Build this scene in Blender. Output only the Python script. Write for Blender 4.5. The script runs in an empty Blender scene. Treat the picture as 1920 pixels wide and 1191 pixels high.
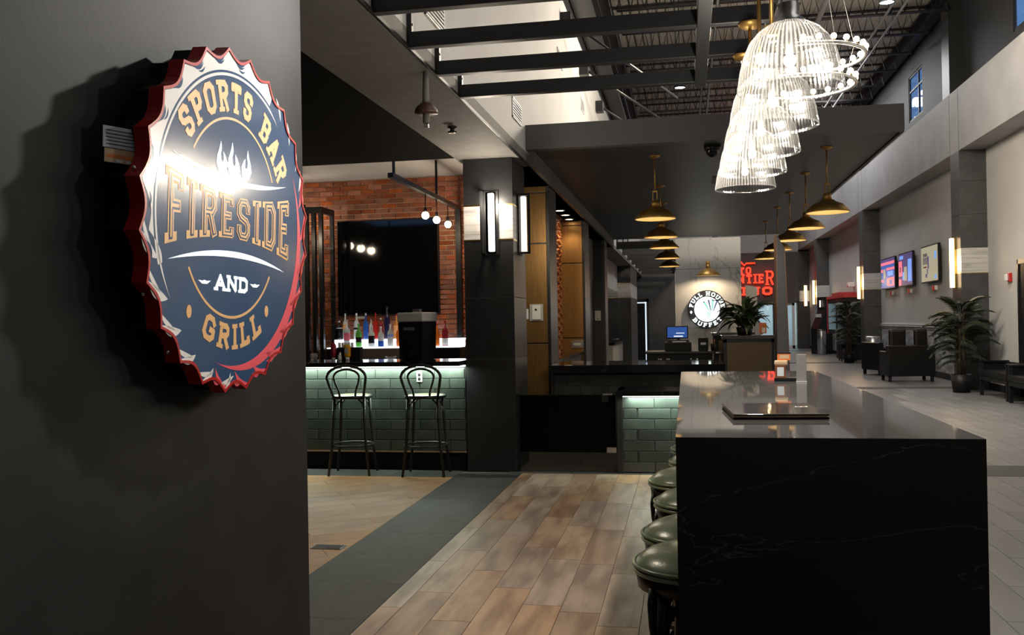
import bpy, bmesh, math, random
from mathutils import Vector, Matrix
R = math.radians
PI = math.pi
rnd = random.Random(7)
scene = bpy.context.scene
COL = scene.collection

# ---------------------------------------------------------------- camera
cam = bpy.data.cameras.new('camera')
cam.sensor_width = 36.0
cam.lens = 1714.7 / 1920 * 36.0
cam.clip_start = 0.05
cam.clip_end = 200
co = bpy.data.objects.new('camera', cam)
COL.objects.link(co)
yaw, pitch, roll = 0.187593, 0.005677, -0.017620
fw = Vector((-math.sin(yaw) * math.cos(pitch), math.cos(yaw) * math.cos(pitch), math.sin(pitch)))
rt = Vector((math.cos(yaw), math.sin(yaw), 0))
up = rt.cross(fw)
r2 = rt * math.cos(roll) + up * math.sin(roll)
u2 = up * math.cos(roll) - rt * math.sin(roll)
m = Matrix((r2, u2, -fw)).transposed().to_4x4()
m.translation = Vector((0, 0, 1.45))
co.matrix_world = m
scene.camera = co

# ---------------------------------------------------------------- world and exposure
scene.view_settings.view_transform = 'Standard'
scene.view_settings.look = 'None'
scene.view_settings.exposure = 0.0
scene.view_settings.gamma = 1.0
scene.view_settings.use_curve_mapping = False
w = bpy.data.worlds.new('dusk')
scene.world = w
w.use_nodes = True
w.node_tree.nodes['Background'].inputs[0].default_value = (0.20, 0.42, 0.85, 1)
w.node_tree.nodes['Background'].inputs[1].default_value = 0.75
try:
    scene.cycles.use_denoising = True
    scene.cycles.max_bounces = 8
    scene.cycles.transparent_max_bounces = 24
    scene.cycles.sample_clamp_indirect = 6.0
    scene.cycles.caustics_reflective = False
    scene.cycles.caustics_refractive = False
except Exception:
    pass


def lamp(name, kind, loc, energy, color=(1, 1, 1), rot=None, size=0.1, size_y=None, angle=120, blend=0.6, parent=None):
    l = bpy.data.lights.new(name, kind)
    l.energy = energy
    l.color = color
    if kind == 'AREA':
        l.size = size
        if size_y:
            l.shape = 'RECTANGLE'
            l.size_y = size_y
    else:
        l.shadow_soft_size = size
    if kind == 'SPOT':
        l.spot_size = R(angle)
        l.spot_blend = blend
    o = bpy.data.objects.new(name, l)
    COL.objects.link(o)
    o.location = loc
    if rot:
        o.rotation_euler = rot
    if parent:
        o.parent = parent
    return o


# added fill lights high along the hall, large areas with no fixtures
lamp('hall_fill', 'AREA', (3.4, 2.5, 8.0), 60, (1.0, 0.97, 0.93), None, 3.0, 5.0)
lamp('hall_fill', 'AREA', (3.6, 11.0, 8.2), 190, (1.0, 0.97, 0.93), None, 2.0, 8.0)
lamp('hall_fill', 'AREA', (3.8, 28.5, 8.2), 420, (1.0, 0.98, 0.97), None, 2.0, 6.0)
lamp('hall_fill', 'AREA', (3.6, 37.0, 8.2), 420, (1.0, 0.97, 0.95), None, 2.0, 8.0)

# spotlight on the pergola that washes the sign wall from the upper right
sp = lamp('sign_spot', 'SPOT', (-.75, 3.95, 3.0), 265, (1.0, .96, .90), None, size=.03, angle=82, blend=1.0)
sp.rotation_euler = (Vector((-1.52, 2.75, 2.45)) - sp.location).to_track_quat('-Z', 'Y').to_euler()


# ---------------------------------------------------------------- materials
def mat(name, col, rough=0.5, metal=0.0, col2=None, nscale=5.0, ndetail=4.0, stretch=None, lo=0.35, hi=0.65,
        bump=0.0, bscale=60.0, rand=0.0, emit=None, estr=0.0, spec=0.5, coat=0.0, hue=0.0, obj_coords=True):
    M = bpy.data.materials.new(name)
    M.use_nodes = True
    nt = M.node_tree
    N = nt.nodes
    L = nt.links
    b = N['Principled BSDF']
    b.inputs['Base Color'].default_value = (*col, 1)
    b.inputs['Roughness'].default_value = rough
    b.inputs['Metallic'].default_value = metal
    b.inputs['Specular IOR Level'].default_value = spec
    if coat:
        b.inputs['Coat Weight'].default_value = coat
        b.inputs['Coat Roughness'].default_value = 0.05
    out = None
    if col2 or bump:
        tc = N.new('ShaderNodeTexCoord')
        mp = N.new('ShaderNodeMapping')
        L.new(tc.outputs['Object'], mp.inputs['Vector'])
        if stretch:
            mp.inputs['Scale'].default_value = stretch
        if rand:
            oi = N.new('ShaderNodeObjectInfo')
            vm = N.new('ShaderNodeVectorMath')
            vm.operation = 'SCALE'
            vm.inputs[0].default_value = (37, 91, 53)
            L.new(oi.outputs['Random'], vm.inputs['Scale'])
            L.new(vm.outputs['Vector'], mp.inputs['Location'])
    if col2:
        n = N.new('ShaderNodeTexNoise')
        n.inputs['Scale'].default_value = nscale
        n.inputs['Detail'].default_value = ndetail
        L.new(mp.outputs['Vector'], n.inputs['Vector'])
        mr = N.new('ShaderNodeMapRange')
        mr.inputs['From Min'].default_value = lo
        mr.inputs['From Max'].default_value = hi
        L.new(n.outputs['Fac'], mr.inputs['Value'])
        mx = N.new('ShaderNodeMix')
        mx.data_type = 'RGBA'
        mx.inputs['A'].default_value = (*col, 1)
        mx.inputs['B'].default_value = (*col2, 1)
        L.new(mr.outputs['Result'], mx.inputs['Factor'])
        out = mx.outputs['Result']
    if rand:
        oi2 = N.new('ShaderNodeObjectInfo')
        hs = N.new('ShaderNodeHueSaturation')
        if out:
            L.new(out, hs.inputs['Color'])
        else:
            hs.inputs['Color'].default_value = (*col, 1)
        mr2 = N.new('ShaderNodeMapRange')
        mr2.inputs['To Min'].default_value = 1 - rand
        mr2.inputs['To Max'].default_value = 1 + rand
        L.new(oi2.outputs['Random'], mr2.inputs['Value'])
        L.new(mr2.outputs['Result'], hs.inputs['Value'])
        if hue:
            ml = N.new('ShaderNodeMath')
            ml.operation = 'MULTIPLY'
            ml.inputs[1].default_value = 7.31
            fr = N.new('ShaderNodeMath')
            fr.operation = 'FRACT'
            L.new(oi2.outputs['Random'], ml.inputs[0])
            L.new(ml.outputs[0], fr.inputs[0])
            m3 = N.new('ShaderNodeMapRange')
            m3.inputs['To Min'].default_value = 1 - hue
            m3.inputs['To Max'].default_value = 1 + hue
            L.new(fr.outputs[0], m3.inputs['Value'])
            L.new(m3.outputs['Result'], hs.inputs['Saturation'])
        out = hs.outputs['Color']
    if out:
        L.new(out, b.inputs['Base Color'])
    if bump:
        n2 = N.new('ShaderNodeTexNoise')
        n2.inputs['Scale'].default_value = bscale
        n2.inputs['Detail'].default_value = 3
        L.new(mp.outputs['Vector'], n2.inputs['Vector'])
        bp = N.new('ShaderNodeBump')
        bp.inputs['Strength'].default_value = bump
        bp.inputs['Distance'].default_value = 0.01
        L.new(n2.outputs['Fac'], bp.inputs['Height'])
        L.new(bp.outputs['Normal'], b.inputs['Normal'])
    if emit:
        b.inputs['Emission Color'].default_value = (*emit, 1)
        b.inputs['Emission Strength'].default_value = estr
    return M


def marble(name, base, vein, scale=1.5, width=0.02, rough=0.25, cloud=None, stretch=(1, 1, 1), rot=(0.4, 0.7, 0.3), amt=1.0):
    M = bpy.data.materials.new(name)
    M.use_nodes = True
    nt = M.node_tree
    N, L = nt.nodes, nt.links
    b = N['Principled BSDF']
    b.inputs['Roughness'].default_value = rough
    tc = N.new('ShaderNodeTexCoord')
    mp = N.new('ShaderNodeMapping')
    mp.inputs['Rotation'].default_value = rot
    mp.inputs['Scale'].default_value = stretch
    L.new(tc.outputs['Object'], mp.inputs['Vector'])
    n0 = N.new('ShaderNodeTexNoise')
    n0.inputs['Scale'].default_value = scale
    n0.inputs['Detail'].default_value = 7
    n0.inputs['Distortion'].default_value = 0.6
    L.new(mp.outputs['Vector'], n0.inputs['Vector'])
    s = N.new('ShaderNodeMath')
    s.operation = 'SUBTRACT'
    s.inputs[1].default_value = 0.5
    L.new(n0.outputs['Fac'], s.inputs[0])
    a = N.new('ShaderNodeMath')
    a.operation = 'ABSOLUTE'
    L.new(s.outputs[0], a.inputs[0])
    mr = N.new('ShaderNodeMapRange')
    mr.inputs['From Min'].default_value = 0.0
    mr.inputs['From Max'].default_value = width
    mr.inputs['To Min'].default_value = amt
    mr.inputs['To Max'].default_value = 0.0
    L.new(a.outputs[0], mr.inputs['Value'])
    n1 = N.new('ShaderNodeTexNoise')
    n1.inputs['Scale'].default_value = scale * 1.3
    n1.inputs['Detail'].default_value = 3
    L.new(mp.outputs['Vector'], n1.inputs['Vector'])
    mc = N.new('ShaderNodeMix')
    mc.data_type = 'RGBA'
    mc.inputs['A'].default_value = (*base, 1)
    mc.inputs['B'].default_value = (*(cloud or base), 1)
    L.new(n1.outputs['Fac'], mc.inputs['Factor'])
    mu = N.new('ShaderNodeMath')
    mu.operation = 'MULTIPLY'
    L.new(mr.outputs['Result'], mu.inputs[0])
    L.new(n1.outputs['Fac'], mu.inputs[1])
    mx = N.new('ShaderNodeMix')
    mx.data_type = 'RGBA'
    L.new(mu.outputs[0], mx.inputs['Factor'])
    L.new(mc.outputs['Result'], mx.inputs['A'])
    mx.inputs['B'].default_value = (*vein, 1)
    L.new(mx.outputs['Result'], b.inputs['Base Color'])
    return M


def glass(name, tint=(1, 1, 1), transp=0.7, rough=0.05, frost=(1, 1, 1), frost_amt=0.0):
    """clear pane: see-through share, gloss by fresnel, and a little white scatter"""
    M = bpy.data.materials.new(name)
    M.use_nodes = True
    nt = M.node_tree
    N, L = nt.nodes, nt.links
    N.remove(N['Principled BSDF'])
    o = N['Material Output']
    t = N.new('ShaderNodeBsdfTransparent')
    t.inputs[0].default_value = (*tint, 1)
    g = N.new('ShaderNodeBsdfGlossy')
    g.inputs['Roughness'].default_value = rough
    f = N.new('ShaderNodeFresnel')
    f.inputs[0].default_value = 1.45
    ge = N.new('ShaderNodeNewGeometry')
    io = N.new('ShaderNodeMapRange')
    io.inputs['To Min'].default_value = 1.45
    io.inputs['To Max'].default_value = 1 / 1.45
    L.new(ge.outputs['Backfacing'], io.inputs['Value'])
    L.new(io.outputs['Result'], f.inputs[0])
    tr = N.new('ShaderNodeBsdfTranslucent')
    tr.inputs[0].default_value = (*frost, 1)
    m0 = N.new('ShaderNodeMixShader')
    m0.inputs[0].default_value = 1 - transp
    L.new(t.outputs[0], m0.inputs[1])
    L.new(tr.outputs[0], m0.inputs[2])
    m1 = N.new('ShaderNodeMixShader')
    L.new(f.outputs[0], m1.inputs[0])
    L.new(m0.outputs[0], m1.inputs[1])
    L.new(g.outputs[0], m1.inputs[2])
    L.new(m1.outputs[0], o.inputs[0])
    return M


def emis(name, col, strength):
    M = bpy.data.materials.new(name)
    M.use_nodes = True
    b = M.node_tree.nodes['Principled BSDF']
    b.inputs['Base Color'].default_value = (*[min(1, c) for c in col], 1)
    b.inputs['Emission Color'].default_value = (*col, 1)
    b.inputs['Emission Strength'].default_value = strength
    return M


def brickfloor(name, c1, c2, mortar, bw, bh, ms=0.004, rough=0.4, rotz=0.0):
    M = bpy.data.materials.new(name)
    M.use_nodes = True
    nt = M.node_tree
    N, L = nt.nodes, nt.links
    b = N['Principled BSDF']
    b.inputs['Roughness'].default_value = rough
    tc = N.new('ShaderNodeTexCoord')
    mp = N.new('ShaderNodeMapping')
    mp.inputs['Rotation'].default_value = (0, 0, rotz)
    L.new(tc.outputs['Object'], mp.inputs['Vector'])
    t = N.new('ShaderNodeTexBrick')
    t.inputs['Color1'].default_value = (*c1, 1)
    t.inputs['Color2'].default_value = (*c2, 1)
    t.inputs['Mortar'].default_value = (*mortar, 1)
    t.inputs['Scale'].default_value = 1
    t.inputs['Mortar Size'].default_value = ms
    t.inputs['Brick Width'].default_value = bw
    t.inputs['Row Height'].default_value = bh
    L.new(mp.outputs['Vector'], t.inputs['Vector'])
    n = N.new('ShaderNodeTexNoise')
    n.inputs['Scale'].default_value = 6
    n.inputs['Detail'].default_value = 5
    L.new(mp.outputs['Vector'], n.inputs['Vector'])
    mx = N.new('ShaderNodeMix')
    mx.data_type = 'RGBA'
    mx.blend_type = 'MULTIPLY'
    mx.inputs['Factor'].default_value = 0.5
    L.new(t.outputs['Color'], mx.inputs['A'])
    L.new(n.outputs['Fac'], mx.inputs['B'])
    L.new(mx.outputs['Result'], b.inputs['Base Color'])
    return M


M = {}
M['wall_dark'] = mat('wall_dark', (0.027, 0.0273, 0.0282), 0.7, 0, (0.0165, 0.0168, 0.0175), 3, 6, lo=.3, hi=.7, spec=.12, bump=.04, bscale=60)
M['tile_dark'] = mat('tile_dark', (0.011, 0.0115, 0.012), 0.38, 0, (0.016, 0.0165, 0.018), 6, 6, bump=.05, bscale=80)
M['tile_grey'] = mat('tile_grey', (0.040, 0.041, 0.043), 0.35, 0, (0.055, 0.056, 0.058), 6, 6)
M['joint'] = mat('joint', (0.11, 0.11, 0.11), 0.8)
M['grout_dark'] = mat('grout_dark', (0.03, 0.03, 0.03), 0.8)
M['plank'] = mat('plank', (0.265, 0.185, 0.13), 0.45, 0, (0.135, 0.083, 0.055), 4.5, 9, (2.2, .42, 1), .40, .62, rand=.17, hue=.3, bump=.03, bscale=30)
M['plank_gold'] = mat('plank_gold', (0.30, 0.150, 0.050), 0.6, 0, (0.18, 0.086, 0.030), 2.6, 7, (1.6, .7, 1), .3, .7, rand=.09, hue=.1)
M['plank_grey'] = mat('plank_grey', (0.138, 0.138, 0.137), 0.42, 0, (0.098, 0.098, 0.097), 2.6, 6, (1.6, .5, 1), .3, .7, rand=.12)
M['floor_tile'] = mat('floor_tile', (0.036, 0.036, 0.033), 0.62, 0, (0.026, 0.026, 0.024), 8, 5, spec=.25, rand=.1)
M['floor_base'] = brickfloor('floor_base', (0.135, 0.135, 0.135), (0.165, 0.164, 0.162), (0.09, 0.09, 0.088), 0.91, 0.2025, .003, .34, R(90))
M['white'] = mat('white', (0.48, 0.475, 0.47), 0.7, 0, (0.44, 0.435, 0.43), 1.2, 4)
M['wall_grey'] = mat('wall_grey', (0.46, 0.455, 0.445), 0.65, 0, (0.42, 0.415, 0.41), 1.5, 4)
M['fascia'] = mat('fascia', (0.28, 0.28, 0.285), 0.5, 0, (0.235, 0.235, 0.24), 2.0, 6)
M['soffit'] = mat('soffit', (0.155, 0.15, 0.14), 0.75, 0, (0.125, 0.12, 0.11), 9, 4)
M['ceil_dark'] = mat('ceil_dark', (0.030, 0.034, 0.038), 0.45)
M['header'] = mat('header', (0.095, 0.095, 0.095), 0.5)
M['black'] = mat('black', (0.007, 0.007, 0.008), 0.5, spec=.25)
M['void_black'] = mat('void_black', (0.003, 0.003, 0.003), 0.95, spec=.05)
M['black_gloss'] = mat('black_gloss', (0.006, 0.006, 0.007), 0.08)
M['black_metal'] = mat('black_metal', (0.010, 0.0105, 0.0115), 0.36, 0.0, spec=.4)
M['beam'] = mat('beam', (0.011, 0.0115, 0.013), 0.42, 0.0, spec=.4)
M['deck'] = mat('deck', (0.55, 0.51, 0.45), 0.5)
M['conduit'] = mat('conduit', (0.22, 0.215, 0.21), 0.4)
M['clerestory'] = mat('clerestory', (0.022, 0.023, 0.026), 0.6)
M['steel'] = mat('steel', (0.55, 0.55, 0.56), 0.28, 1.0)
M['brass'] = mat('brass', (0.58, 0.36, 0.11), 0.45, 0.85, (0.38, 0.22, 0.06), 14, 3)
M['brass_in'] = mat('brass_in', (0.85, 0.60, 0.28), 0.35, 0.7)
M['brick'] = mat('brick', (0.36, 0.115, 0.055), 0.85, 0, (0.21, 0.065, 0.036), 9, 4, None, .35, .7, rand=.34, hue=.16, bump=.5, bscale=60)
M['mortar'] = mat('mortar', (0.62, 0.50, 0.39), 0.9, 0, (0.50, 0.40, 0.30), 20)
M['gtile'] = mat('gtile', (0.046, 0.057, 0.049), 0.2, 0, (0.031, 0.039, 0.034), 5, 3, rand=.22, bump=.04, bscale=18, spec=.6)
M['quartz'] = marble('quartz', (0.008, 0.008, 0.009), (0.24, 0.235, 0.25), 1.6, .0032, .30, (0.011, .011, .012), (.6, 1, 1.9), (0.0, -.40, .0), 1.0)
M['quartz_lit'] = marble('quartz_lit', (0.080, 0.080, 0.081), (0.20, 0.19, 0.19), 1.3, .004, .03, (0.09, .09, .09))  # same dark stone as quartz, the light on its top painted in as grey
M['bar_top'] = marble('bar_top', (0.010, 0.010, 0.011), (0.08, 0.08, 0.08), 1.3, .004, .08)
M['marble_w'] = marble('marble_w', (0.36, 0.348, 0.33), (0.09, 0.075, 0.06), 1.1, .010, .3, (0.28, .27, .255), (1, 1, .42), (0, .75, 0))
M['marble_band'] = marble('marble_band', (0.60, 0.585, 0.55), (0.20, 0.20, 0.20), 1.6, .06, .3, (0.42, .41, .40), (.5, .5, 9), (0, 0, 0))
M['marble_tile'] = mat('marble_tile', (0.46, 0.47, 0.50), 0.3, 0, (0.17, 0.18, 0.20), 3.0, 7, (1, 1, 2.2), .38, .62, rand=.35)
M['gold_panel'] = mat('gold_panel', (0.27, 0.15, 0.048), 0.36, 0.7, (0.22, 0.118, 0.038), 60, 3, (1, 1, .08))
M['gold_trim'] = mat('gold_trim', (0.75, 0.52, 0.16), 0.25, 1.0)
M['orange_wall'] = mat('orange_wall', (0.42, 0.20, 0.09), 0.6)
M['tvblack'] = mat('tvblack', (0.003, 0.003, 0.0035), 0.06, spec=.6)
M['red'] = mat('red', (0.42, 0.012, 0.012), 0.25, coat=.4)
M['navy'] = mat('navy', (0.028, 0.074, 0.165), 0.17, coat=.08)
M['cap_white'] = mat('cap_white', (0.80, 0.79, 0.78), 0.2, coat=.3)
M['peach'] = mat('peach', (0.78, 0.46, 0.20), 0.3)
M['coral'] = mat('coral', (0.80, 0.095, 0.13), 0.3)
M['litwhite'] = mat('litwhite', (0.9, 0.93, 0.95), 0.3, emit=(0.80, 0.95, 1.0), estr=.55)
M['leather'] = mat('leather', (0.25, 0.32, 0.20), 0.28, 0, (0.20, 0.26, 0.165), 7, 4, bump=.12, bscale=45, spec=.6)
M['seat_tan'] = mat('seat_tan', (0.11, 0.095, 0.04), 0.4, 0, (0.075, 0.065, 0.028), 8)
M['steel_brushed'] = mat('steel_brushed', (0.32, 0.28, 0.24), 0.42, 0.7)
M['leather_black'] = mat('leather_black', (0.005, 0.005, 0.0055), 0.42, spec=.25, bump=.1, bscale=50)
M['leaf'] = mat('leaf', (0.030, 0.062, 0.020), 0.45, 0, (0.016, 0.036, 0.012), 5, 3)
M['leaf_palm'] = mat('leaf_palm', (0.022, 0.031, 0.013), 0.55, 0, (0.012, 0.018, 0.008), 5, 3)
M['trunk'] = mat('trunk', (0.05, 0.035, 0.02), 0.8)
M['paper'] = mat('paper', (0.62, 0.68, 0.78), 0.6)
M['ink'] = mat('ink', (0.03, 0.05, 0.12), 0.7)
M['ptan'] = mat('ptan', (0.55, 0.40, 0.25), 0.6)
M['orange'] = mat('orange', (0.70, 0.20, 0.05), 0.5)
M['grey_plastic'] = mat('grey_plastic', (0.42, 0.42, 0.41), 0.35)
M['lightgrey'] = mat('lightgrey', (0.55, 0.55, 0.56), 0.4)
M['totem'] = mat('totem', (0.20, 0.20, 0.21), 0.2, 0.5)
M['dish_brown'] = mat('dish_brown', (0.075, 0.035, 0.026), 0.4)
M['bronze'] = mat('bronze', (0.13, 0.088, 0.048), 0.42, 0.4, (0.10, 0.066, 0.036), 40, 3)
M['edge_neon_tint'] = mat('edge_neon_tint', (0.26, 0.12, 0.07), 0.35, .5)  # neon reflection on the totem's edges, painted as colour
M['teal'] = mat('teal', (0.10, 0.42, 0.36), .4)
M['copper'] = mat('copper', (0.62, 0.24, 0.11), 0.28, 0.9)
M['whiteplastic'] = mat('whiteplastic', (0.75, 0.74, 0.72), 0.35)
M['dome'] = glass('dome', (1, 1, 1), .992, .10, (1, .98, .95))
M['dome_rib'] = glass('dome_rib', (.60, .60, .60), .958, .15, (1, .98, .95))
M['pane'] = glass('pane', (.9, .95, 1), .97, .02)
M['clear'] = glass('clear', (.93, .95, .95), .88, .03)
M['bulb_warm'] = emis('bulb_warm', (1.0, 0.80, 0.55), 28)
M['bulb_dome'] = emis('bulb_dome', (1.0, 0.88, 0.72), 12)
M['tube_warm'] = emis('tube_warm', (1.0, 0.72, 0.40), 5.0)
M['tube_white'] = emis('tube_white', (1.0, 0.93, 0.82), 1.1)
M['led_green'] = emis('led_green', (0.86, 1.0, 0.86), 5.0)
M['led_white'] = emis('led_white', (0.85, 0.93, 1.0), 1.5)
M['spot_blue'] = emis('spot_blue', (0.70, 0.88, 1.0), 14)
M['neon'] = emis('neon', (1.0, 0.06, 0.022), .95)
M['sign_white'] = emis('sign_white', (0.88, 0.97, 1.0), .85)
M['sign_blue'] = emis('sign_blue', (0.05, 0.24, 0.85), .42)
M['screen_blue'] = emis('screen_blue', (0.035, 0.13, 0.55), .42)
M['screen_pink'] = emis('screen_pink', (1.0, 0.16, 0.22), .95)
M['screen_navy'] = emis('screen_navy', (0.07, 0.05, 0.16), .8)
M['screen_olive'] = emis('screen_olive', (0.36, 0.34, 0.24), .75)
M['screen_sky'] = emis('screen_sky', (0.16, 0.34, 0.85), .8)
M['screen_text'] = emis('screen_text', (0.9, 0.95, 1.0), .9)
M['window_light'] = emis('window_light', (0.75, 0.88, 1.0), 1.0)
M['room_light'] = mat('room_light', (0.55, 0.60, 0.60), .6, emit=(.75, .9, .9), estr=.05)
M['red_lit'] = emis('red_lit', (0.30, 0.008, 0.012), .12)


# ---------------------------------------------------------------- mesh builder
class MB:
    def __init__(s):
        s.v, s.f, s.m, s.sm = [], [], [], []

    def add(s, vs, fs, mi=0, smooth=False):
        b = len(s.v)
        s.v += [tuple(v) for v in vs]
        for f in fs:
            s.f.append([b + i for i in f])
            s.m.append(mi)
            s.sm.append(smooth)
        return s

    def box(s, x0, x1, y0, y1, z0, z1, mi=0, c=0.0):
        if c <= 0:
            vs = [(x, y, z) for z in (z0, z1) for y in (y0, y1) for x in (x0, x1)]
            return s.add(vs, [(0, 2, 3, 1), (4, 5, 7, 6), (0, 1, 5, 4), (2, 6, 7, 3), (0, 4, 6, 2), (1, 3, 7, 5)], mi)
        bm = bmesh.new()
        vv = [bm.verts.new((x, y, z)) for z in (z0, z1) for y in (y0, y1) for x in (x0, x1)]
        for f in [(0, 2, 3, 1), (4, 5, 7, 6), (0, 1, 5, 4), (2, 6, 7, 3), (0, 4, 6, 2), (1, 3, 7, 5)]:
            bm.faces.new([vv[i] for i in f])
        c = min(c, .45 * min(x1 - x0, y1 - y0, z1 - z0))
        bmesh.ops.bevel(bm, geom=list(bm.edges), offset=c, segments=2, profile=.6, affect='EDGES')
        bm.verts.index_update()
        s.add([v.co[:] for v in bm.verts], [[v.index for v in f.verts] for f in bm.faces], mi)
        bm.free()
        return s

    def tube(s, pts, r, n=8, mi=0, closed=False, caps=True, smooth=True):
        pts = [Vector(p) for p in pts]
        k = len(pts)
        rs = r if isinstance(r, (list, tuple)) else [r] * k
        vs, fs = [], []
        prev = None
        for i, p in enumerate(pts):
            if closed:
                d = pts[(i + 1) % k] - pts[i - 1]
            else:
                d = pts[min(i + 1, k - 1)] - pts[max(i - 1, 0)]
            d = d.normalized() if d.length > 1e-9 else Vector((0, 0, 1))
            if prev is None:
                a = Vector((0, 0, 1)) if abs(d.z) < .9 else Vector((1, 0, 0))
                e = d.cross(a).normalized()
            else:
                e = (prev - d * prev.dot(d))
                e = e.normalized() if e.length > 1e-6 else d.orthogonal().normalized()
            prev = e
            g = d.cross(e)
            for j in range(n):
                t = 2 * PI * j / n
                vs.append(p + (e * math.cos(t) + g * math.sin(t)) * rs[i])
        seg = k if closed else k - 1
        for i in range(seg):
            for j in range(n):
                a = i * n + j
                b_ = i * n + (j + 1) % n
                c_ = ((i + 1) % k) * n + (j + 1) % n
                d_ = ((i + 1) % k) * n + j
                fs.append((a, b_, c_, d_))
        s.add(vs, fs, mi, smooth)
        if caps and not closed:
            b0 = len(s.v) - len(vs)
            s.f.append([b0 + j for j in reversed(range(n))])
            s.f.append([b0 + (k - 1) * n + j for j in range(n)])
            s.m += [mi, mi]
            s.sm += [False, False]
        return s

    def cyl(s, p0, p1, r0, r1=None, n=16, mi=0, smooth=True):
        return s.tube([p0, p1], [r0, r0 if r1 is None else r1], n, mi, smooth=smooth)

    def lathe(s, prof, n=24, c=(0, 0, 0), mi=0, rib=0.0, smooth=True, alt=None, sx=1, sy=1):
        vs, fs = [], []
        for (r, z) in prof:
            for j in range(n):
                t = 2 * PI * j / n
                rr = r * (1 + (rib if j % 2 else 0))
                vs.append((c[0] + rr * math.cos(t) * sx, c[1] + rr * math.sin(t) * sy, c[2] + z))
        b = len(s.v)
        s.v += vs
        for i in range(len(prof) - 1):
            for j in range(n):
                s.f.append([b + i * n + j, b + i * n + (j + 1) % n, b + (i + 1) * n + (j + 1) % n, b + (i + 1) * n + j])
                s.m.append(alt if alt is not None and j % 2 else mi)
                s.sm.append(smooth)
        return s

    def prism(s, poly, d0, d1, fn, mi=0, mi_side=None):
        """poly in 2D, extruded between depths d0..d1; fn(u, v, d) -> xyz"""
        n = len(poly)
        vs = [fn(u, v, d0) for u, v in poly] + [fn(u, v, d1) for u, v in poly]
        s.add(vs, [list(range(n))[::-1], [n + i for i in range(n)]], mi)
        b = len(s.v) - 2 * n
        for i in range(n):
            j = (i + 1) % n
            s.f.append([b + i, b + j, b + n + j, b + n + i])
            s.m.append(mi if mi_side is None else mi_side)
            s.sm.append(False)
        return s

    def ball(s, c, r, n=12, mi=0, sz=1.0):
        k = n // 2
        return s.lathe([(max(1e-4, r * math.sin(PI * i / k)), -r * sz * math.cos(PI * i / k)) for i in range(k + 1)], n, c, mi)

    def mesh(s, name, mats):
        me = bpy.data.meshes.new(name)
        me.from_pydata(s.v, [], s.f)
        for x in mats:
            me.materials.append(M[x] if isinstance(x, str) else x)
        me.polygons.foreach_set('material_index', s.m)
        me.polygons.foreach_set('use_smooth', s.sm)
        bm = bmesh.new()
        bm.from_mesh(me)
        bmesh.ops.recalc_face_normals(bm, faces=bm.faces)
        bm.to_mesh(me)
        bm.free()
        me.update()
        return me

    def build(s, name, mats, parent=None, loc=(0, 0, 0), rz=0.0, kind=None, label=None, cat=None, group=None):
        if isinstance(mats, str):
            mats = [mats]
        return put(s.mesh(name, mats), name, parent, loc, rz, kind, label, cat, group)


def put(me, name, parent=None, loc=(0, 0, 0), rz=0.0, kind=None, label=None, cat=None, group=None, scale=None, rot=None):
    o = bpy.data.objects.new(name, me)
    COL.objects.link(o)
    o.location = loc
    o.rotation_euler = rot if rot else (0, 0, rz)
    if scale:
        o.scale = scale
    if parent:
        o.parent = parent
    tag(o, label, cat, group, kind)
    return o


def tag(o, label=None, cat=None, group=None, kind=None):
    if label:
        o['label'] = label
    if cat:
        o['category'] = cat
    if group:
        o['group'] = group
    if kind:
        o['kind'] = kind
    return o


def thing(name, label, cat, loc=(0, 0, 0), rz=0.0, group=None):
    o = bpy.data.objects.new(name, None)
    COL.objects.link(o)
    o.location = loc
    o.rotation_euler = (0, 0, rz)
    o.empty_display_size = .1
    return tag(o, label, cat, group)



def copy_tree(o, parent=None):
    c = o.copy()
    COL.objects.link(c)
    c.parent = parent
    for ch in [x for x in bpy.data.objects if x.parent == o and x.type in ('MESH', 'EMPTY', 'LIGHT')]:
        copy_tree(ch, c)
    return c


def dup(o, loc, label, rz=None, group=None):
    c = copy_tree(o)
    c.location = loc
    c['label'] = label
    if rz is not None:
        c.rotation_euler = (0, 0, rz)
    if group:
        c['group'] = group
    return c


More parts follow.
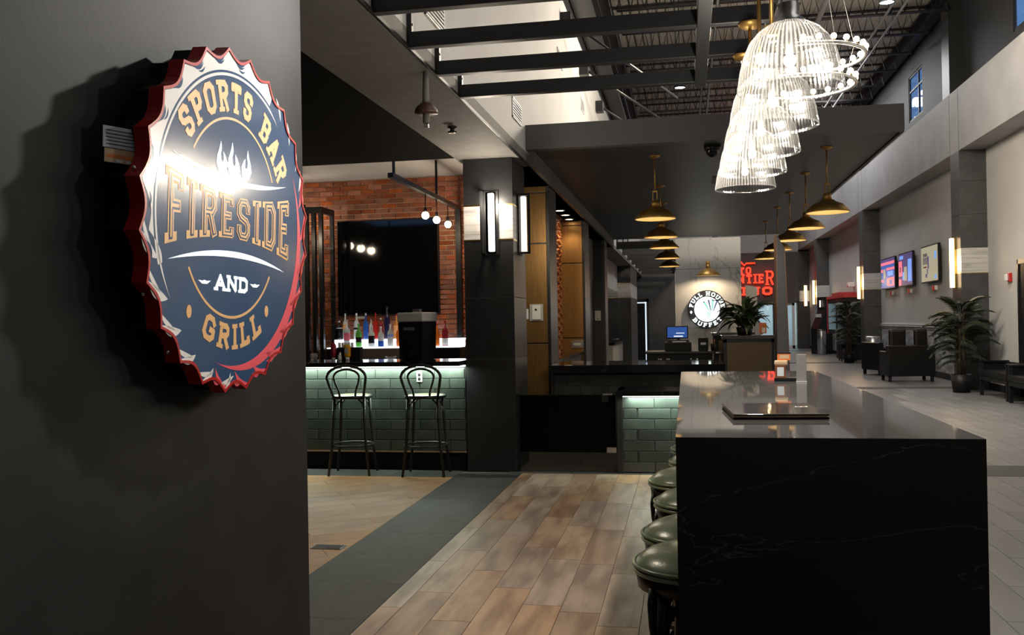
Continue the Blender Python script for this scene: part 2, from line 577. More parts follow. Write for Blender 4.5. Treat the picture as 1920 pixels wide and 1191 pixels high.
# ---------------------------------------------------------------- lettering: strokes with slab serifs
c8 = [(.27, 0), (.73, 0), (1, .16), (1, .84), (.73, 1), (.27, 1), (0, .84), (0, .16), (.27, 0)]
GL = {
    'A': (1.05, [[(0, 0), (.5, 1), (1, 0)], [(.2, .34), (.8, .34)]], [(0, 0), (1, 0)]),
    'B': (.95, [[(.12, 0), (.12, 1)], [(.12, 1), (.75, 1), (.95, .88), (.95, .64), (.78, .52), (.12, .52)],
                [(.78, .52), (1, .4), (1, .14), (.78, 0), (.12, 0)]], [(.12, 0), (.12, 1)]),
    'C': (.95, [[(1, .78), (.75, 1), (.25, 1), (0, .82), (0, .18), (.25, 0), (.75, 0), (1, .22)]], []),
    'D': (1, [[(.12, 0), (.12, 1)], [(.12, 1), (.7, 1), (1, .82), (1, .18), (.7, 0), (.12, 0)]], [(.12, 0), (.12, 1)]),
    'E': (.85, [[(.12, 0), (.12, 1)], [(.12, 1), (1, 1), (1, .86)], [(.12, .52), (.72, .52)], [(.12, 0), (1, 0), (1, .14)]], [(.12, 0), (.12, 1)]),
    'F': (.85, [[(.12, 0), (.12, 1)], [(.12, 1), (1, 1), (1, .86)], [(.12, .5), (.75, .5)]], [(.12, 0), (.12, 1)]),
    'G': (1, [[(1, .78), (.75, 1), (.25, 1), (0, .82), (0, .18), (.25, 0), (.75, 0), (1, .18), (1, .45), (.6, .45)]], []),
    'H': (1.05, [[(.1, 0), (.1, 1)], [(.9, 0), (.9, 1)], [(.1, .5), (.9, .5)]], [(.1, 0), (.1, 1), (.9, 0), (.9, 1)]),
    'I': (.42, [[(.5, 0), (.5, 1)]], [(.5, 0), (.5, 1)]),
    'L': (.85, [[(.12, 1), (.12, 0), (1, 0), (1, .2)]], [(.12, 1), (.12, 0)]),
    'N': (1.05, [[(.06, 0), (.06, 1), (.94, 0), (.94, 1)]], [(.06, 0), (.06, 1), (.94, 1)]),
    'O': (1, [c8], []),
    'P': (.92, [[(.12, 0), (.12, 1)], [(.12, 1), (.78, 1), (1, .86), (1, .6), (.78, .46), (.12, .46)]], [(.12, 0), (.12, 1)]),
    'R': (1, [[(.12, 0), (.12, 1)], [(.12, 1), (.76, 1), (.96, .87), (.96, .64), (.76, .5), (.12, .5)], [(.58, .5), (.95, 0)]], [(.12, 0), (.12, 1)]),
    'S': (.9, [[(1, .74), (1, .86), (.78, 1), (.22, 1), (0, .86), (0, .66), (.2, .55), (.8, .45), (1, .34), (1, .14), (.78, 0), (.22, 0), (0, .14), (0, .26)]], []),
    'T': (.95, [[(.5, 0), (.5, 1)], [(0, .84), (0, 1), (1, 1), (1, .84)]], [(.5, 0)]),
    'U': (1.02, [[(.08, 1), (.08, .18), (.3, 0), (.7, 0), (.92, .18), (.92, 1)]], [(.08, 1), (.92, 1)]),
    ' ': (.5, [], []),
}


def text_len(txt, gap=.3):
    return sum(GL[c][0] + gap for c in txt) - gap


def letter(mb, ch, x0, wid, y0, hgt, t, fn, d0, d1, mi=0, serif=True, sub=3, ts=None):
    """one letter in a box x0..x0+wid, y0..y0+hgt; t = stroke width; fn(x, y, d) -> xyz"""
    w0, strokes, serifs = GL[ch]
    tx = ts or t
    X = lambda u: x0 + t / 2 + u * (wid - t)
    Y = lambda v: y0 + t / 2 + v * (hgt - t)

    def seg(a, b, tt, ext):
        d = Vector((b[0] - a[0], b[1] - a[1]))
        L_ = d.length
        if L_ < 1e-9:
            return
        d /= L_
        n = Vector((-d.y, d.x)) * tt / 2
        a = Vector(a) - d * ext
        b = Vector(b) + d * ext
        for k in range(sub):
            p = a.lerp(b, k / sub)
            q = a.lerp(b, (k + 1) / sub)
            cnt[0] += 1
            mb.prism([p + n, p - n, q - n, q + n], d0 - cnt[0] * 9e-6, d1 + cnt[0] * 9e-6, fn, mi)
    cnt = [0]
    for st in strokes:
        pts = [(X(u), Y(v)) for u, v in st]
        for i in range(len(pts) - 1):
            seg(pts[i], pts[i + 1], t, t * .30 if len(pts) > 2 else t / 2)
    if serif:
        for u, v in serifs:
            cx, cy = X(u), (y0 + t * .36 if v == 0 else y0 + hgt - t * .36)
            seg((cx - t * 1.0, cy), (cx + t * 1.0, cy), t * .72, 0)


def text(make, txt, x0, x1, y0, hgt, t, fn, d0, d1, mi=0, gap=.28, serif=True, sub=3):
    tot = text_len(txt, gap)
    k = (x1 - x0) / tot
    x = x0
    for c in txt:
        if c != ' ':
            mb = MB()
            letter(mb, c, x, GL[c][0] * k, y0, hgt, t, fn, d0, d1, mi, serif, sub)
            make(mb)
        x += (GL[c][0] + gap) * k


def clip_poly(poly, x0, x1, y0, y1):
    for ax, lim, sg in ((0, x0, 1), (0, x1, -1), (1, y0, 1), (1, y1, -1)):
        out = []
        for i in range(len(poly)):
            a, b = poly[i - 1], poly[i]
            ia = (a[ax] - lim) * sg >= 0
            ib = (b[ax] - lim) * sg >= 0
            if ia != ib:
                t = (lim - a[ax]) / (b[ax] - a[ax])
                out.append((a[0] + t * (b[0] - a[0]), a[1] + t * (b[1] - a[1])))
            if ib:
                out.append(b)
        poly = out
        if len(poly) < 3:
            return []
    return poly


XYZ = lambda u, v, d: (u, v, d)

# ================================================================ the setting
ST = 'structure'
# ---- floor
fl = MB().box(-9, 6.2, -5, 50, -.25, -.0035).build('floor', 'floor_base', kind=ST)
gr = MB().box(-6.0, .78, -1, 12.2, -.006, -.0025).build('grout_bed', 'grout_dark', fl)


def plank_mesh(name, wx, wy, t=.004, c=.0015):
    return MB().box(-wx / 2, wx / 2, -wy / 2, wy / 2, -.003, t - .003).mesh(name, [name if name in M else 'plank'])


PW, PL = .2025, .91
mp_ = plank_mesh('plank', PW - .003, PL - .004)
mp_e = MB().box(-.0555, .0555, -(PL - .004) / 2, (PL - .004) / 2, -.003, .001).mesh('plank', ['plank'])
offs = [5.40, 4.77, 5.23, 4.90, 4.62, 4.53, 4.34, 5.05, 4.70, 5.25, 4.85]
for k in range(9):
    xa = -1.57 if k == 0 else -1.455 + (k - 1) * PW
    xc = -1.513 if k == 0 else xa + PW / 2
    y = offs[k] - 3 * PL
    while y < 8.64:
        y2 = min(y + PL, 8.645)
        if y2 > 2.0 and y2 - y > .05:
            L_ = y2 - y
            put(mp_e if k == 0 else mp_, 'floor_plank', fl, (xc, y + L_ / 2, .003), scale=(1, L_ / PL, 1))
        y += PL
# gold-brown planks laid diagonally in the bar room
n = 0
ang = R(33)
ca, sa = math.cos(ang), math.sin(ang)
for i in range(-30, 40):
    for j in range(-6, 10):
        u0 = j * 1.5 + (i % 3) * .5
        v0 = i * .2
        q = [(u0, v0), (u0 + 1.497, v0), (u0 + 1.497, v0 + .197), (u0, v0 + .197)]
        q = [(-3.2 + ca * a - sa * b, 6 + sa * a + ca * b) for a, b in q]
        q = clip_poly(q, -4.6, -2.182, 4.1, 8.36)
        if len(q) >= 3:
            cx = sum(p[0] for p in q) / len(q)
            cy = sum(p[1] for p in q) / len(q)
            q = [(p[0] - cx, p[1] - cy) for p in q]
            MB().prism(q, 0, .004, XYZ).build('floor_plank', 'plank_gold', fl, (cx, cy, 0))
            n += 1
# dark tiles: border band and the strip at the foot of the bar
td = MB().box(-.3035, .3035, -.3035, .3035, -.003, .004).mesh('floor_tile', ['floor_tile'])
y = 2.45
while y < 8.3:
    put(td, 'floor_tile', fl, (-1.876, y + .305, .0))
    y += .61
put(td, 'floor_tile', fl, (-1.876, 8.50, 0), scale=(1, .45, 1))
for k in range(4):
    put(td, 'floor_tile', fl, (-2.487 - .612 * k, 8.55, 0), scale=(1, .6, 1))
for i in range(4):
    for j in range(6):
        put(td, 'floor_tile', fl, (-1.40 + .612 * i, 8.955 + .612 * j, 0))
# grey planks of the hall
pg = MB().box(-PW / 2 + .0015, PW / 2 - .0015, -PL / 2 + .002, PL / 2 - .002, -.006, .001).mesh('floor_plank', ['plank_grey'])
cnt = 0
for i in range(24):
    x = .95 + i * PW
    for (ya, yb) in ((3.0, 8.84), (9.46, 19.4)):
        y = ya - [0, .3, .6, .15, .45, .75][i % 6]
        while y < yb:
            a, b = max(y, ya), min(y + PL, yb)
            yc = (a + b) / 2
            if b - a > .05 and .215 < x / yc < .42 and x < 5.25:
                put(pg, 'floor_plank', fl, (x, yc, 0), scale=(1, (b - a) / PL, 1))
                cnt += 1
            y += PL
tb = MB().box(-.4, .4, -.307, .307, -.006, .003).mesh('floor_tile', ['floor_tile'])
for yb in (9.15, 19.55, 30.5, 41.6):
    for i in range(6):
        put(tb, 'floor_tile', fl, (1.35 + .804 * i, yb, 0), scale=(1, 1 if yb < 10 else .8, 1))
# floor vent
v = thing('floor_vent', 'small dark square metal vent let into the gold-brown plank floor', 'vent', (-2.32, 5.65, .004))
f = MB()
f.box(-.105, .105, -.055, .055, 0, .004)
f.build('vent_frame', 'black_metal', v)
g = MB()
for k in range(7):
    g.box(-.095, .095, -.046 + k * .014, -.040 + k * .014, .004, .006)
g.build('vent_slat', 'joint', v)

# ---- left foreground wall with the sign, soffit and white upper wall
XB, XA, ZS = -1.565, -2.18, 3.06
MB().box(-2.12, -1.52, -5, 3.495, 0, 3.06).build('wall_left', 'wall_dark', kind=ST)
MB().box(XA, XB, -5, 36, ZS, ZS + .12).build('ceiling', 'soffit', kind=ST)
MB().box(XB - .005, XB + .012, -5, 36, ZS, ZS + .02).build('trim_1', 'black', kind=ST)
MB().box(-6.5, XA, -5, 8.72, ZS + .015, ZS + .15).build('ceiling', 'void_black', kind=ST)
MB().box(-6.5, XA - .001, 8.72, 12.4, 3.49, 3.6).build('ceiling', 'white', kind=ST)
MB().box(XB - .25, XB, -5, 46, ZS + .12, 5.83).build('wall_left_upper', 'white', kind=ST)
MB().box(XB - .25, XB - .002, -5, 46, 5.83, 8.6).build('wall_left_clerestory', 'black', kind=ST)
MB().box(XB - .3, XB + .06, 9.3, 20, ZS, ZS + .16).build('trim_2', 'header', kind=ST)
# ---- dropped ceiling over the host area with its header
MB().box(XB, 2.05, 9.27, 20.0, 3.22, 3.44).build('ceiling_dropped', 'ceil_dark', kind=ST)
MB().box(XB, 2.06, 9.15, 9.27, 3.205, 3.455).build('trim_3', 'header', kind=ST)
MB().box(2.05, 2.08, 9.27, 20.0, 3.205, 3.455).build('trim_4', 'black', kind=ST)
# ---- far walls
MB().box(-2.3, 1.0, 34.0, 34.3, 0, 3.3).build('wall_back_left', 'tile_grey', kind=ST)
MB().box(-2.3, 1.0, 34.02, 34.3, 3.3, 8.6).build('wall_back_left_upper', 'white', kind=ST)
MB().box(1.0, 1.2, 34.0, 45, 0, 8.6).build('wall_back_return', 'tile_grey', kind=ST)
MB().box(-2.3, 6.5, 45.0, 45.3, 4.58, 8.6).build('wall_back_upper', 'fascia', kind=ST)
# ---- right wall, fascia, clerestory
MB().box(5.77, 6.0, -5, 46, 0, 4.65).build('wall_right', 'wall_grey', kind=ST)
fa = MB().box(5.28, 5.40, -5, 46, 4.65, 5.87)
fa.box(5.40, 6.1, -5, 46, 4.65, 4.75)
fa.build('trim_5', 'fascia', kind=ST)
fj = MB()
for y in (19.1, 19.7, 29.0, 29.6, 39, 39.6):
    fj.box(5.2785, 5.281, y - .006, y + .006, 4.65, 5.87)
fj.build('panel_joint', 'grout_dark', bpy.data.objects['trim_5'])
# clerestory with window openings
cw = MB()
wins = [(5.0, 6.4), (16.5, 17.9), (24.3, 25.7), (33.0, 34.4)]
ya = -5
for a, b in wins:
    cw.box(5.9, 5.96, ya, a, 5.87, 8.65)
    cw.box(5.9, 5.96, a, b, 5.87, 6.53)
    cw.box(5.9, 5.96, a, b, 7.72, 8.65)
    ya = b
cw.box(5.9, 5.96, ya, 46, 5.87, 8.65)
cw.build('wall_right_clerestory', 'clerestory', kind=ST)
for y in (10.4, 20.9, 31.2):
    MB().box(5.62, 5.9, y, y + .55, 5.87, 8.65).build('wall_right_pilaster', 'tile_dark', kind=ST)
for i, (a, b) in enumerate(wins):
    wf = MB()
    for (p, q, r_, s_) in ((a, a + .05, 6.53, 7.72), (b - .05, b, 6.53, 7.72), (a, b, 6.53, 6.58), (a, b, 7.67, 7.72), (a + .42, a + .46, 6.53, 7.72), (a, b, 7.3, 7.34)):
        wf.box(5.915, 5.955, p, q, r_, s_)
    wo = wf.build('window_%d' % (i + 1), 'black_metal', kind=ST)
    MB().box(5.94, 5.945, a + .05, b - .05, 6.58, 7.67).build('pane', 'pane', wo)
# behind the camera
MB().box(-6.6, 6.2, -5.3, -5, 0, 8.7).build('wall_front', 'wall_grey', kind=ST)
MB().box(-6.7, -6.5, -5, 12.4, 0, 3.6).build('wall_bar_side', 'wall_dark', kind=ST)
# ---- roof deck with ribs, girder and joists
rd = MB().box(XB - .3, 6.2, -5, 46, 8.65, 8.75).build('ceiling_deck', 'deck', kind=ST)
rib = MB().box(-.045, .045, -5, 46, 8.60, 8.65).mesh('deck_rib', ['deck'])
for k in range(38):
    put(rib, 'deck_rib', rd, (XB + .1 + k * .2, 0, 0))
gi = MB()
gi.box(-1.55, -1.25, -5, 46, 6.05, 6.08).box(-1.42, -1.38, -5, 46, 6.08, 6.42).box(-1.55, -1.25, -5, 46, 6.42, 6.45)
gi.build('trim_6', 'black_metal', kind=ST)
gi = MB()
gi.box(5.55, 5.8, -5, 46, 8.2, 8.23).box(5.66, 5.69, -5, 46, 8.23, 8.5).box(5.55, 5.8, -5, 46, 8.5, 8.53)
gi.build('trim_7', 'black_metal', kind=ST)
jm = MB()
jm.box(-1.5, 5.88, -.05, -.012, 8.52, 8.56).box(-1.5, 5.88, .012, .05, 8.52, 8.56)
jm.box(-1.3, 5.6, -.05, -.012, 7.92, 7.96).box(-1.3, 5.6, .012, .05, 7.92, 7.96)
for k in range(24):
    xa = -1.3 + k * .2875
    jm.tube([(xa, 0, 7.94), (xa + .144, 0, 8.54), (xa + .2875, 0, 7.94)], .012, 4, smooth=False)
jmesh = jm.mesh('roof_joist', ['black_metal'])
for k in range(14):
    o = put(jmesh, 'roof_joist', None, (0, 14.4 + k * 1.6, 0), kind=ST)
# conduits and pipes under the deck
pp = MB()
for x in (.55, .75, 4.3, 4.55):
    pp.tube([(x, -4, 7.86), (x, 45, 7.86)], .03, 6)
pp.tube([(2.9, -4, 7.8), (2.9, 45, 7.8)], .06, 8)
pp.build('trim_8', 'conduit', kind=ST)


# ---- piers of the left side
def pier(name, x0, x1, y0, y1, z1, joints, m='tile_dark', zb=(2.26, 2.60), band=True):
    o = MB().box(x0 + .006, x1 - .006, y0 + .006, y1 - .006, 0, z1).build(name, 'joint', kind=ST)
    zs = [0] + joints + [z1]
    for a, b in zip(zs[:-1], zs[1:]):
        isb = band and abs(a - zb[0]) < .02
        MB().box(x0, x1, y0, y1, a + .002, b - .002, c=.002).build('pier_tile', 'marble_band' if isb else m, o)
        if isb:
            for z in (a, b):
                MB().box(x0 - .004, x1 + .004, y0 - .004, y1 + .004, z - .008, z + .008).build('gold_trim', 'gold_trim', o)
    return o


pier('wall_pier', -2.12, -1.63, 8.72, 9.40, ZS, [.55, 1.10, 1.70, 2.26, 2.60])
pier('wall_pier', -2.19, -1.565, 18.0 + .25, 18.85, ZS, [1.1, 1.7, 2.26, 2.6], zb=(9, 9.3), band=False, m='tile_grey')
pier('wall_pier', -2.19, -1.565, 27.0, 30.5, ZS, [1.1, 1.7, 2.13, 2.55], zb=(2.13, 2.55), m='tile_grey')
# gold-panelled piers
for (ya, yb, zs_, x0) in ((10.68, 11.3, [1.20, 2.38, 2.98], -2.15), (14.5, 15.25, [1.19, 2.38, 2.98], -2.3)):
    o = MB().box(x0, XB, ya + .02, yb, 0, ZS).build('wall_pier', 'tile_grey', kind=ST)
    za = 0
    for z in zs_ + [ZS]:
        if z - za > .02:
            MB().box(x0 + .005, XB - .035, ya - .004, ya + .02, za + .008, z - .008, c=.002).build('metal_panel', 'gold_panel', o)
        za = z
    MB().box(XB - .03, XB + .004, ya - .01, ya + .02, 0, ZS - .06).build('edge_strip', 'black_metal', o)
# side passage walls
MB().box(-2.22, -2.19, 9.4, 10.68, 0, ZS).build('wall_left_passage', 'tile_dark', kind=ST)
al = MB().box(-2.3, -1.93, 11.3, 14.5, 0, ZS).build('wall_alcove', 'orange_wall', kind=ST)
wm = MB()
for k in range(30):
    z = .95 + k * .07
    pts = [(-1.925, 11.32 + i * .1, z + .018 * math.sin(i * 1.3 + k * PI)) for i in range(32)]
    wm.tube(pts, .020, 5)
wm.build('woven_texture', 'copper', al)
MB().box(-2.3, -1.80, 15.25, 18.25, 0, 2.26).build('wall_left_door', 'tile_dark', kind=ST)
MB().box(-2.3, -1.80, 15.25, 18.25, 2.26, ZS).build('wall_left_over_door', 'soffit', kind=ST)
MB().box(-2.3, -1.95, 18.85, 27.0, 0, ZS).build('wall_left_far', 'wall_grey', kind=ST)
MB().box(-2.3, -1.95, 30.5, 34.0, 0, ZS).build('wall_left_end', 'tile_grey', kind=ST)
gb = MB().box(-1.94, -1.93, 19.2, 26.8, .95, 2.3).build('trim_9', 'black_gloss', kind=ST)
# alcove counters
MB().box(-1.90, -1.62, 11.32, 14.48, 0, .93).box(-1.90, -1.60, 11.32, 14.48, .93, .97, 1).build(
    'buffet_counter', ['tile_dark', 'black_gloss'], label='black buffet counter in the orange alcove between gold piers', cat='counter')
MB().box(-1.925, -1.62, 20.6, 23.9, 0, .90).box(-1.925, -1.58, 20.58, 23.92, .90, .96, 1).build(
    'marble_counter', ['marble_w', 'black_gloss'], label='far white marble counter against the left wall with dark top', cat='counter')

# ---- brick wall of the bar
bw = MB().box(-6.4, -2.3, 12.2, 12.4, 0, 3.6).build('wall_brick', 'mortar', kind=ST)
bmesh_ = MB().box(-.0965, .0965, -.012, .012, -.0285, .0285, c=.004).mesh('brick', ['brick'])
half = MB().box(-.0465, .0465, -.012, .012, -.0285, .0285, c=.004).mesh('brick', ['brick'])
rest = MB()
cells = []
for k in range(46):
    z = .40 + k * .0677
    for i in range(-2, 18):
        x = -5.45 + i * .203 + (.1015 if k % 2 else 0)
        if x > -2.75:
            continue
        behind_tv = (-4.70 < x < -3.40 and 1.68 < z < 2.82)
        if behind_tv:
            continue
        vis = (x > -5.2) and z > 1.15
        cells.append((0 if vis else 1, x, z))
cells.sort(key=lambda c: (c[0], -c[2]))
cells = [c for c in cells if c[0] == 0][:300] + [c for c in cells if c[0] == 0][300:] + [c for c in cells if c[0] == 1]
for n_, (q, x, z) in enumerate(cells):
    dy = rnd.uniform(-.003, .003)
    if n_ < 300:
        put(bmesh_, 'brick', bw, (x, 12.195 + dy, z))
    else:
        rest.box(x - .0965, x + .0965, 12.183 + dy, 12.207, z - .0285, z + .0285)
rest.build('bricks', 'brick', bw, kind='stuff')

# ---- marble sign wall
mw = MB().box(-.20, 1.28, 22.0, 22.5, 0, 3.36).build('wall_marble', 'joint', kind=ST)
for i, (xa, xb) in enumerate(((-.21, 1.29),)):
    za = 0
    for z in (1.25, 2.64, 3.37):
        MB().box(xa, xb, 21.98, 22.5, za + .003, z - .003, c=.003).build('marble_slab', 'marble_w', mw)
        za = z
MB().box(-.235, -.21, 21.97, 22.5, 0, 2.64).build('edge_strip', 'steel', mw)
# ---- far brick wall with the neon sign, doorway beneath
M['far_brick'] = brickfloor('far_brick', (.085, .06, .052), (.06, .047, .043), (.12, .115, .11), .2, .068, .012, .8)
nt = M['far_brick'].node_tree
for nd in nt.nodes:
    if nd.type == 'MAPPING':
        nd.inputs['Rotation'].default_value = (R(90), 0, 0)
fb = MB().box(1.0, 5.28, 45.0, 45.3, 2.2, 4.58).build('wall_back_brick', 'far_brick', kind=ST)
fw_ = MB().box(1.0, 3.3, 45.0, 45.3, 0, 2.2)
fw_.box(3.25, 3.33, 44.95, 45.3, 0, 2.2).box(4.16, 4.34, 44.96, 45.3, 0, 2.2).box(5.18, 5.30, 44.95, 45.3, 0, 2.2).box(3.3, 5.28, 44.95, 45.3, 2.16, 2.24)
fw_.build('wall_back_lower', 'tile_dark', kind=ST)
MB().box(5.28, 5.9, 45.0, 45.3, 0, 4.65).build('wall_back_pier', 'tile_dark', kind=ST)
MB().box(5.30, 5.75, 44.985, 45.0, 2.22, 2.72).build('marble_band', 'marble_band', bpy.data.objects['wall_back_pier'])
rb = MB().box(2.6, 6.0, 49.2, 49.4, 0, 2.8).box(2.6, 2.7, 45.3, 49.2, 0, 2.8).box(5.8, 6.0, 45.3, 49.2, 0, 2.8).box(2.6, 6, 45.3, 49.4, 2.8, 2.9)
rb.build('wall_far_room', 'room_light', kind=ST)
do = thing('door_3', None, None, (4.34, 45.1, 0))
do['kind'] = ST
MB().box(.02, .10, -.03, .03, 0, 2.14).box(.62, .74, -.03, .03, 0, 2.14).box(.02, .74, -.03, .03, 2.04, 2.16).box(.02, .74, -.03, .03, 0, .14).build('door_frame', 'lightgrey', do)
MB().box(.10, .62, -.005, .005, .14, 2.04).build('pane', 'pane', do)
MB().cyl((.14, -.06, .9), (.14, -.06, 1.5), .015, n=8).build('door_handle', 'steel', do)
do = thing('door_4', None, None, (3.33, 45.1, 0))
do['kind'] = ST
MB().box(0, .08, -.03, .03, 0, 2.14).box(.75, .83, -.03, .03, 0, 2.14).box(0, .83, -.03, .03, 2.08, 2.16).build('door_frame', 'black_metal', do)
MB().box(.08, .75, -.005, .005, .04, 2.08).build('pane', 'pane', do)
lamp('far_room_light', 'AREA', (4.4, 47.4, 2.75), 60, (.85, .97, 1), None, 1.2, 1.6)
# door in the grey back wall on the left
do = thing('door_5', None, None, (-1.74, 33.96, 0))
do['kind'] = ST
MB().box(-.05, .40, -.02, .03, 0, 2.2).build('door_leaf', 'black', do)
MB().box(.28, .33, -.03, -.02, 0, 2.12).box(-.03, .33, -.03, -.02, 2.08, 2.12).build('light_gap', 'window_light', do)
MB().box(.33, .42, -.05, .03, 0, 2.24).box(-.08, .42, -.05, .03, 2.12, 2.24).build('door_frame', 'black_metal', do)
# dark door on the right wall at the edge of the frame
do = thing('door_1', None, None, (5.77, 16.6, 0))
do['kind'] = ST
MB().box(-.03, 0, -.75, .75, 0, 2.32).build('door_leaf', 'black', do)
MB().box(-.05, 0, .75, .80, 0, 2.4).box(-.05, 0, -.8, -.75, 0, 2.4).box(-.05, 0, -.8, .8, 2.32, 2.4).build('door_frame', 'black_metal', do)

# ---- right wall pillars, wainscot tiles, rail
for y0 in (8.6, 19.1, 29.0, 39.0):
    o = MB().box(5.29, 5.80, y0 + .006, y0 + .594, 0, 4.65).build('wall_pillar', 'grout_dark', kind=ST)
    zs = [0, .62, 1.24, 1.75, 2.26, 2.75, 3.40, 4.05, 4.65]
    for a, b in zip(zs[:-1], zs[1:]):
        if a == 2.26:
            MB().box(5.285, 5.8, y0 + .003, y0 + .597, a + .002, b - .002).build('marble_band', 'marble_band', o)
            MB().box(5.275, 5.8, y0 - .004, y0 + .6, a - .006, a + .006).build('gold_trim', 'gold_trim', o)
        else:
            MB().box(5.28, 5.8, y0, y0 + .6, a + .003, b - .003, c=.003).build('pillar_tile', 'tile_grey', o)
wr = bpy.data.objects['wall_right']
mt = MB().box(-.012, .0, -.298, .298, -.148, .148).mesh('wainscot_tile', ['marble_tile'])
for i in range(16):
    for j in range(3):
        y = 20.05 + .3 * (j % 2) + i * .6
        if y < 28.8:
            put(mt, 'wainscot_tile', wr, (5.77, y, .29 + j * .30))
    for j in (3,):
        y = 20.05 + .3 + i * .6
        if y < 28.8:
            put(mt, 'wainscot_tile', wr, (5.77, y, .29 + .85), scale=(1, 1, .35))
MB().box(5.73, 5.77, 19.7, 29.0, 1.165, 1.185).box(5.74, 5.77, 19.7, 29.0, 1.21, 1.235).build('trim_10', 'whiteplastic', kind=ST)
MB().box(5.74, 5.77, -5, 45, 0, .13).build('baseboard_right', 'black', kind=ST)

# ================================================================ things
# ---- the bottle-cap sign
SR = .541
sg = thing('bottle_cap_sign', 'big round blue, white and red bottle-cap sign lettered for a sports bar on dark wall', 'sign', (-1.514, 2.693, 1.788))
sg.rotation_euler = (0, R(2), 0)


def cap_r(a):
    fr = ((math.degrees(a) - 8) / 15.0) % 1.0
    return 1 - .058 * math.sin(PI * fr)


def cap_outline(k, n=8):
    return [(k * cap_r(a) * math.cos(a), k * cap_r(a) * math.sin(a)) for a in [R(8 + 15 * i / n) for i in range(24 * n)]]


SF = lambda u, v, d: (d, u * SR, v * SR)
ol = cap_outline(1.0)
ml = MB()
ml.prism(ol, .078, .1185, SF, 0)
n_ = len(ol)
inn = cap_outline(.982)
for i in range(n_):
    j = (i + 1) % n_
    ml.add([SF(*ol[i], .1185), SF(*ol[j], .1185), SF(*ol[j], .1225), SF(*ol[i], .1225)], [(0, 1, 2, 3)])
    ml.add([SF(*ol[i], .1225), SF(*ol[j], .1225), SF(*inn[j], .1225), SF(*inn[i], .1225)], [(0, 1, 2, 3)])
    ml.add([SF(*inn[i], .1225), SF(*inn[j], .1225), SF(*inn[j], .1185), SF(*inn[i], .1185)], [(0, 1, 2, 3)])
ml.build('red_rim', 'red', sg)
MB().prism(cap_outline(.985, 6), .018, .078, SF).build('backing_can', 'black', sg)
MB().prism(cap_outline(.981), .118, .1195, SF).build('cap_face', 'navy', sg)


def pol(a, r, cu=0.0, cv=0.0):
    return (cu + r * math.cos(R(a)), cv + r * math.sin(R(a)))


def band(spec, a0, a1, fi, fo, d0, d1, n=60, cu=0, cv=0):
    mb = MB()
    for i in range(n):
        x, y = a0 + (a1 - a0) * i / n, a0 + (a1 - a0) * (i + 1) / n
        q = [pol(x, fi(x), cu, cv), pol(x, fo(x), cu, cv), pol(y, fo(y), cu, cv), pol(y, fi(y), cu, cv)]
        if abs(fo(x) - fi(x)) + abs(fo(y) - fi(y)) > 1e-4:
            mb.prism(q, d0, d1, SF)
    mb.build(spec[0], spec[1], sg)


def crescent(spec, a0, r0, a1, r1, wmid, d0, d1, bulge=0.0, n=10):
    """curved leaf from polar point 0 to polar point 1"""
    P0, P1 = Vector(pol(a0, r0)), Vector(pol(a1, r1))
    d = P1 - P0
    nn = Vector((-d.y, d.x)).normalized()
    A_, B_ = [], []
    mb = MB()
    for i in range(n + 1):
        t = i / n
        c = P0 + d * t + nn * bulge * 4 * t * (1 - t)
        h = wmid * (math.sin(PI * t) ** .8) / 2 + 1e-4
        A_.append(c + nn * h)
        B_.append(c - nn * h)
    for i in range(n):
        mb.prism([A_[i], B_[i], B_[i + 1], A_[i + 1]], d0, d1, SF)
    mb.build(spec[2] if len(spec) > 2 else spec[0], spec[1], sg)


wh = ('white_crown', 'cap_white', 'white_spike')
outer = lambda a: .978 * cap_r(R(a))
# white crown from the upper right round the left side
band(wh, 63, 200, lambda a: .868, lambda a: outer(a) - (.0 if a < 172 else .115 * (a - 172) / 28), .1195, .1201, 140)
band(wh, 200, 226, lambda a: .868 + .01 * (a - 200) / 26, lambda a: max(.868 + .01 * (a - 200) / 26, .868 + .0 + (outer(200) - .115 - .868) * (226 - a) / 26), .1195, .1201, 30)
band(wh, 52, 214, lambda a: .838, lambda a: .838 + .016 * min(1, (a - 52) / 10.0, (214 - a) / 14.0), .1195, .1201, 100)
for k, (t, L) in enumerate(((188, .9), (203, .9), (218, .8), (233, .62), (248, .5), (263, .3))):
    crescent(wh, t, .975, t + 11 * L, .86 + .02 * (k > 2), .05 * L + .012, .1195, .1201, -.02)
    crescent(wh, t - 4, .955, t + 6, .90, .028, .1195, .1201, -.012)
for a in (60, 48, 36, 27):
    crescent(wh, a, .975, a - 8, .90, .022, .1195, .1201, .012)
nv = ('navy_flute', 'navy')
for k in range(5, 14):
    a = 8 + 15 * k
    if a < 66 or a > 200:
        continue
    crescent(nv, a + 2, .968, a + 12.5, .965 if a < 150 else .95, .030, .1201, .1205, .036)
    crescent(nv, a + 3.5, .928, a + 9.5, .920, .013, .1201, .1205, .016)
    if k % 2:
        crescent(nv, a + 3, .902, a + 8, .898, .012, .1201, .1205, .012)
cr = ('coral_crescent', 'coral', 'coral_flame')
band(cr, -106, 28, lambda a: .842, lambda a: .842 + .085 * max(0, math.sin(PI * (a + 106) / 134.0)) ** 1.2, .1195, .1201, 90)
for k, a in enumerate((23, 8, -7, -22, -37, -52, -67, -82, -97)):
    L = 1.0 if a > -60 else .75
    crescent(cr, a + 2, .968, a - 11 * L, .875, .045 * L, .1195, .1201, .03)
    crescent(cr, a - 4, .955, a - 12 * L, .925, .024, .1195, .1201, .014)
# name in three inlaid layers
def fire_fn(u, v, d):
    top = .148 + .135 * (u + .03) ** 2
    bot = -.098 - .165 * (u + .03) ** 2
    return SF(u, bot + v / .30 * (top - bot), d)


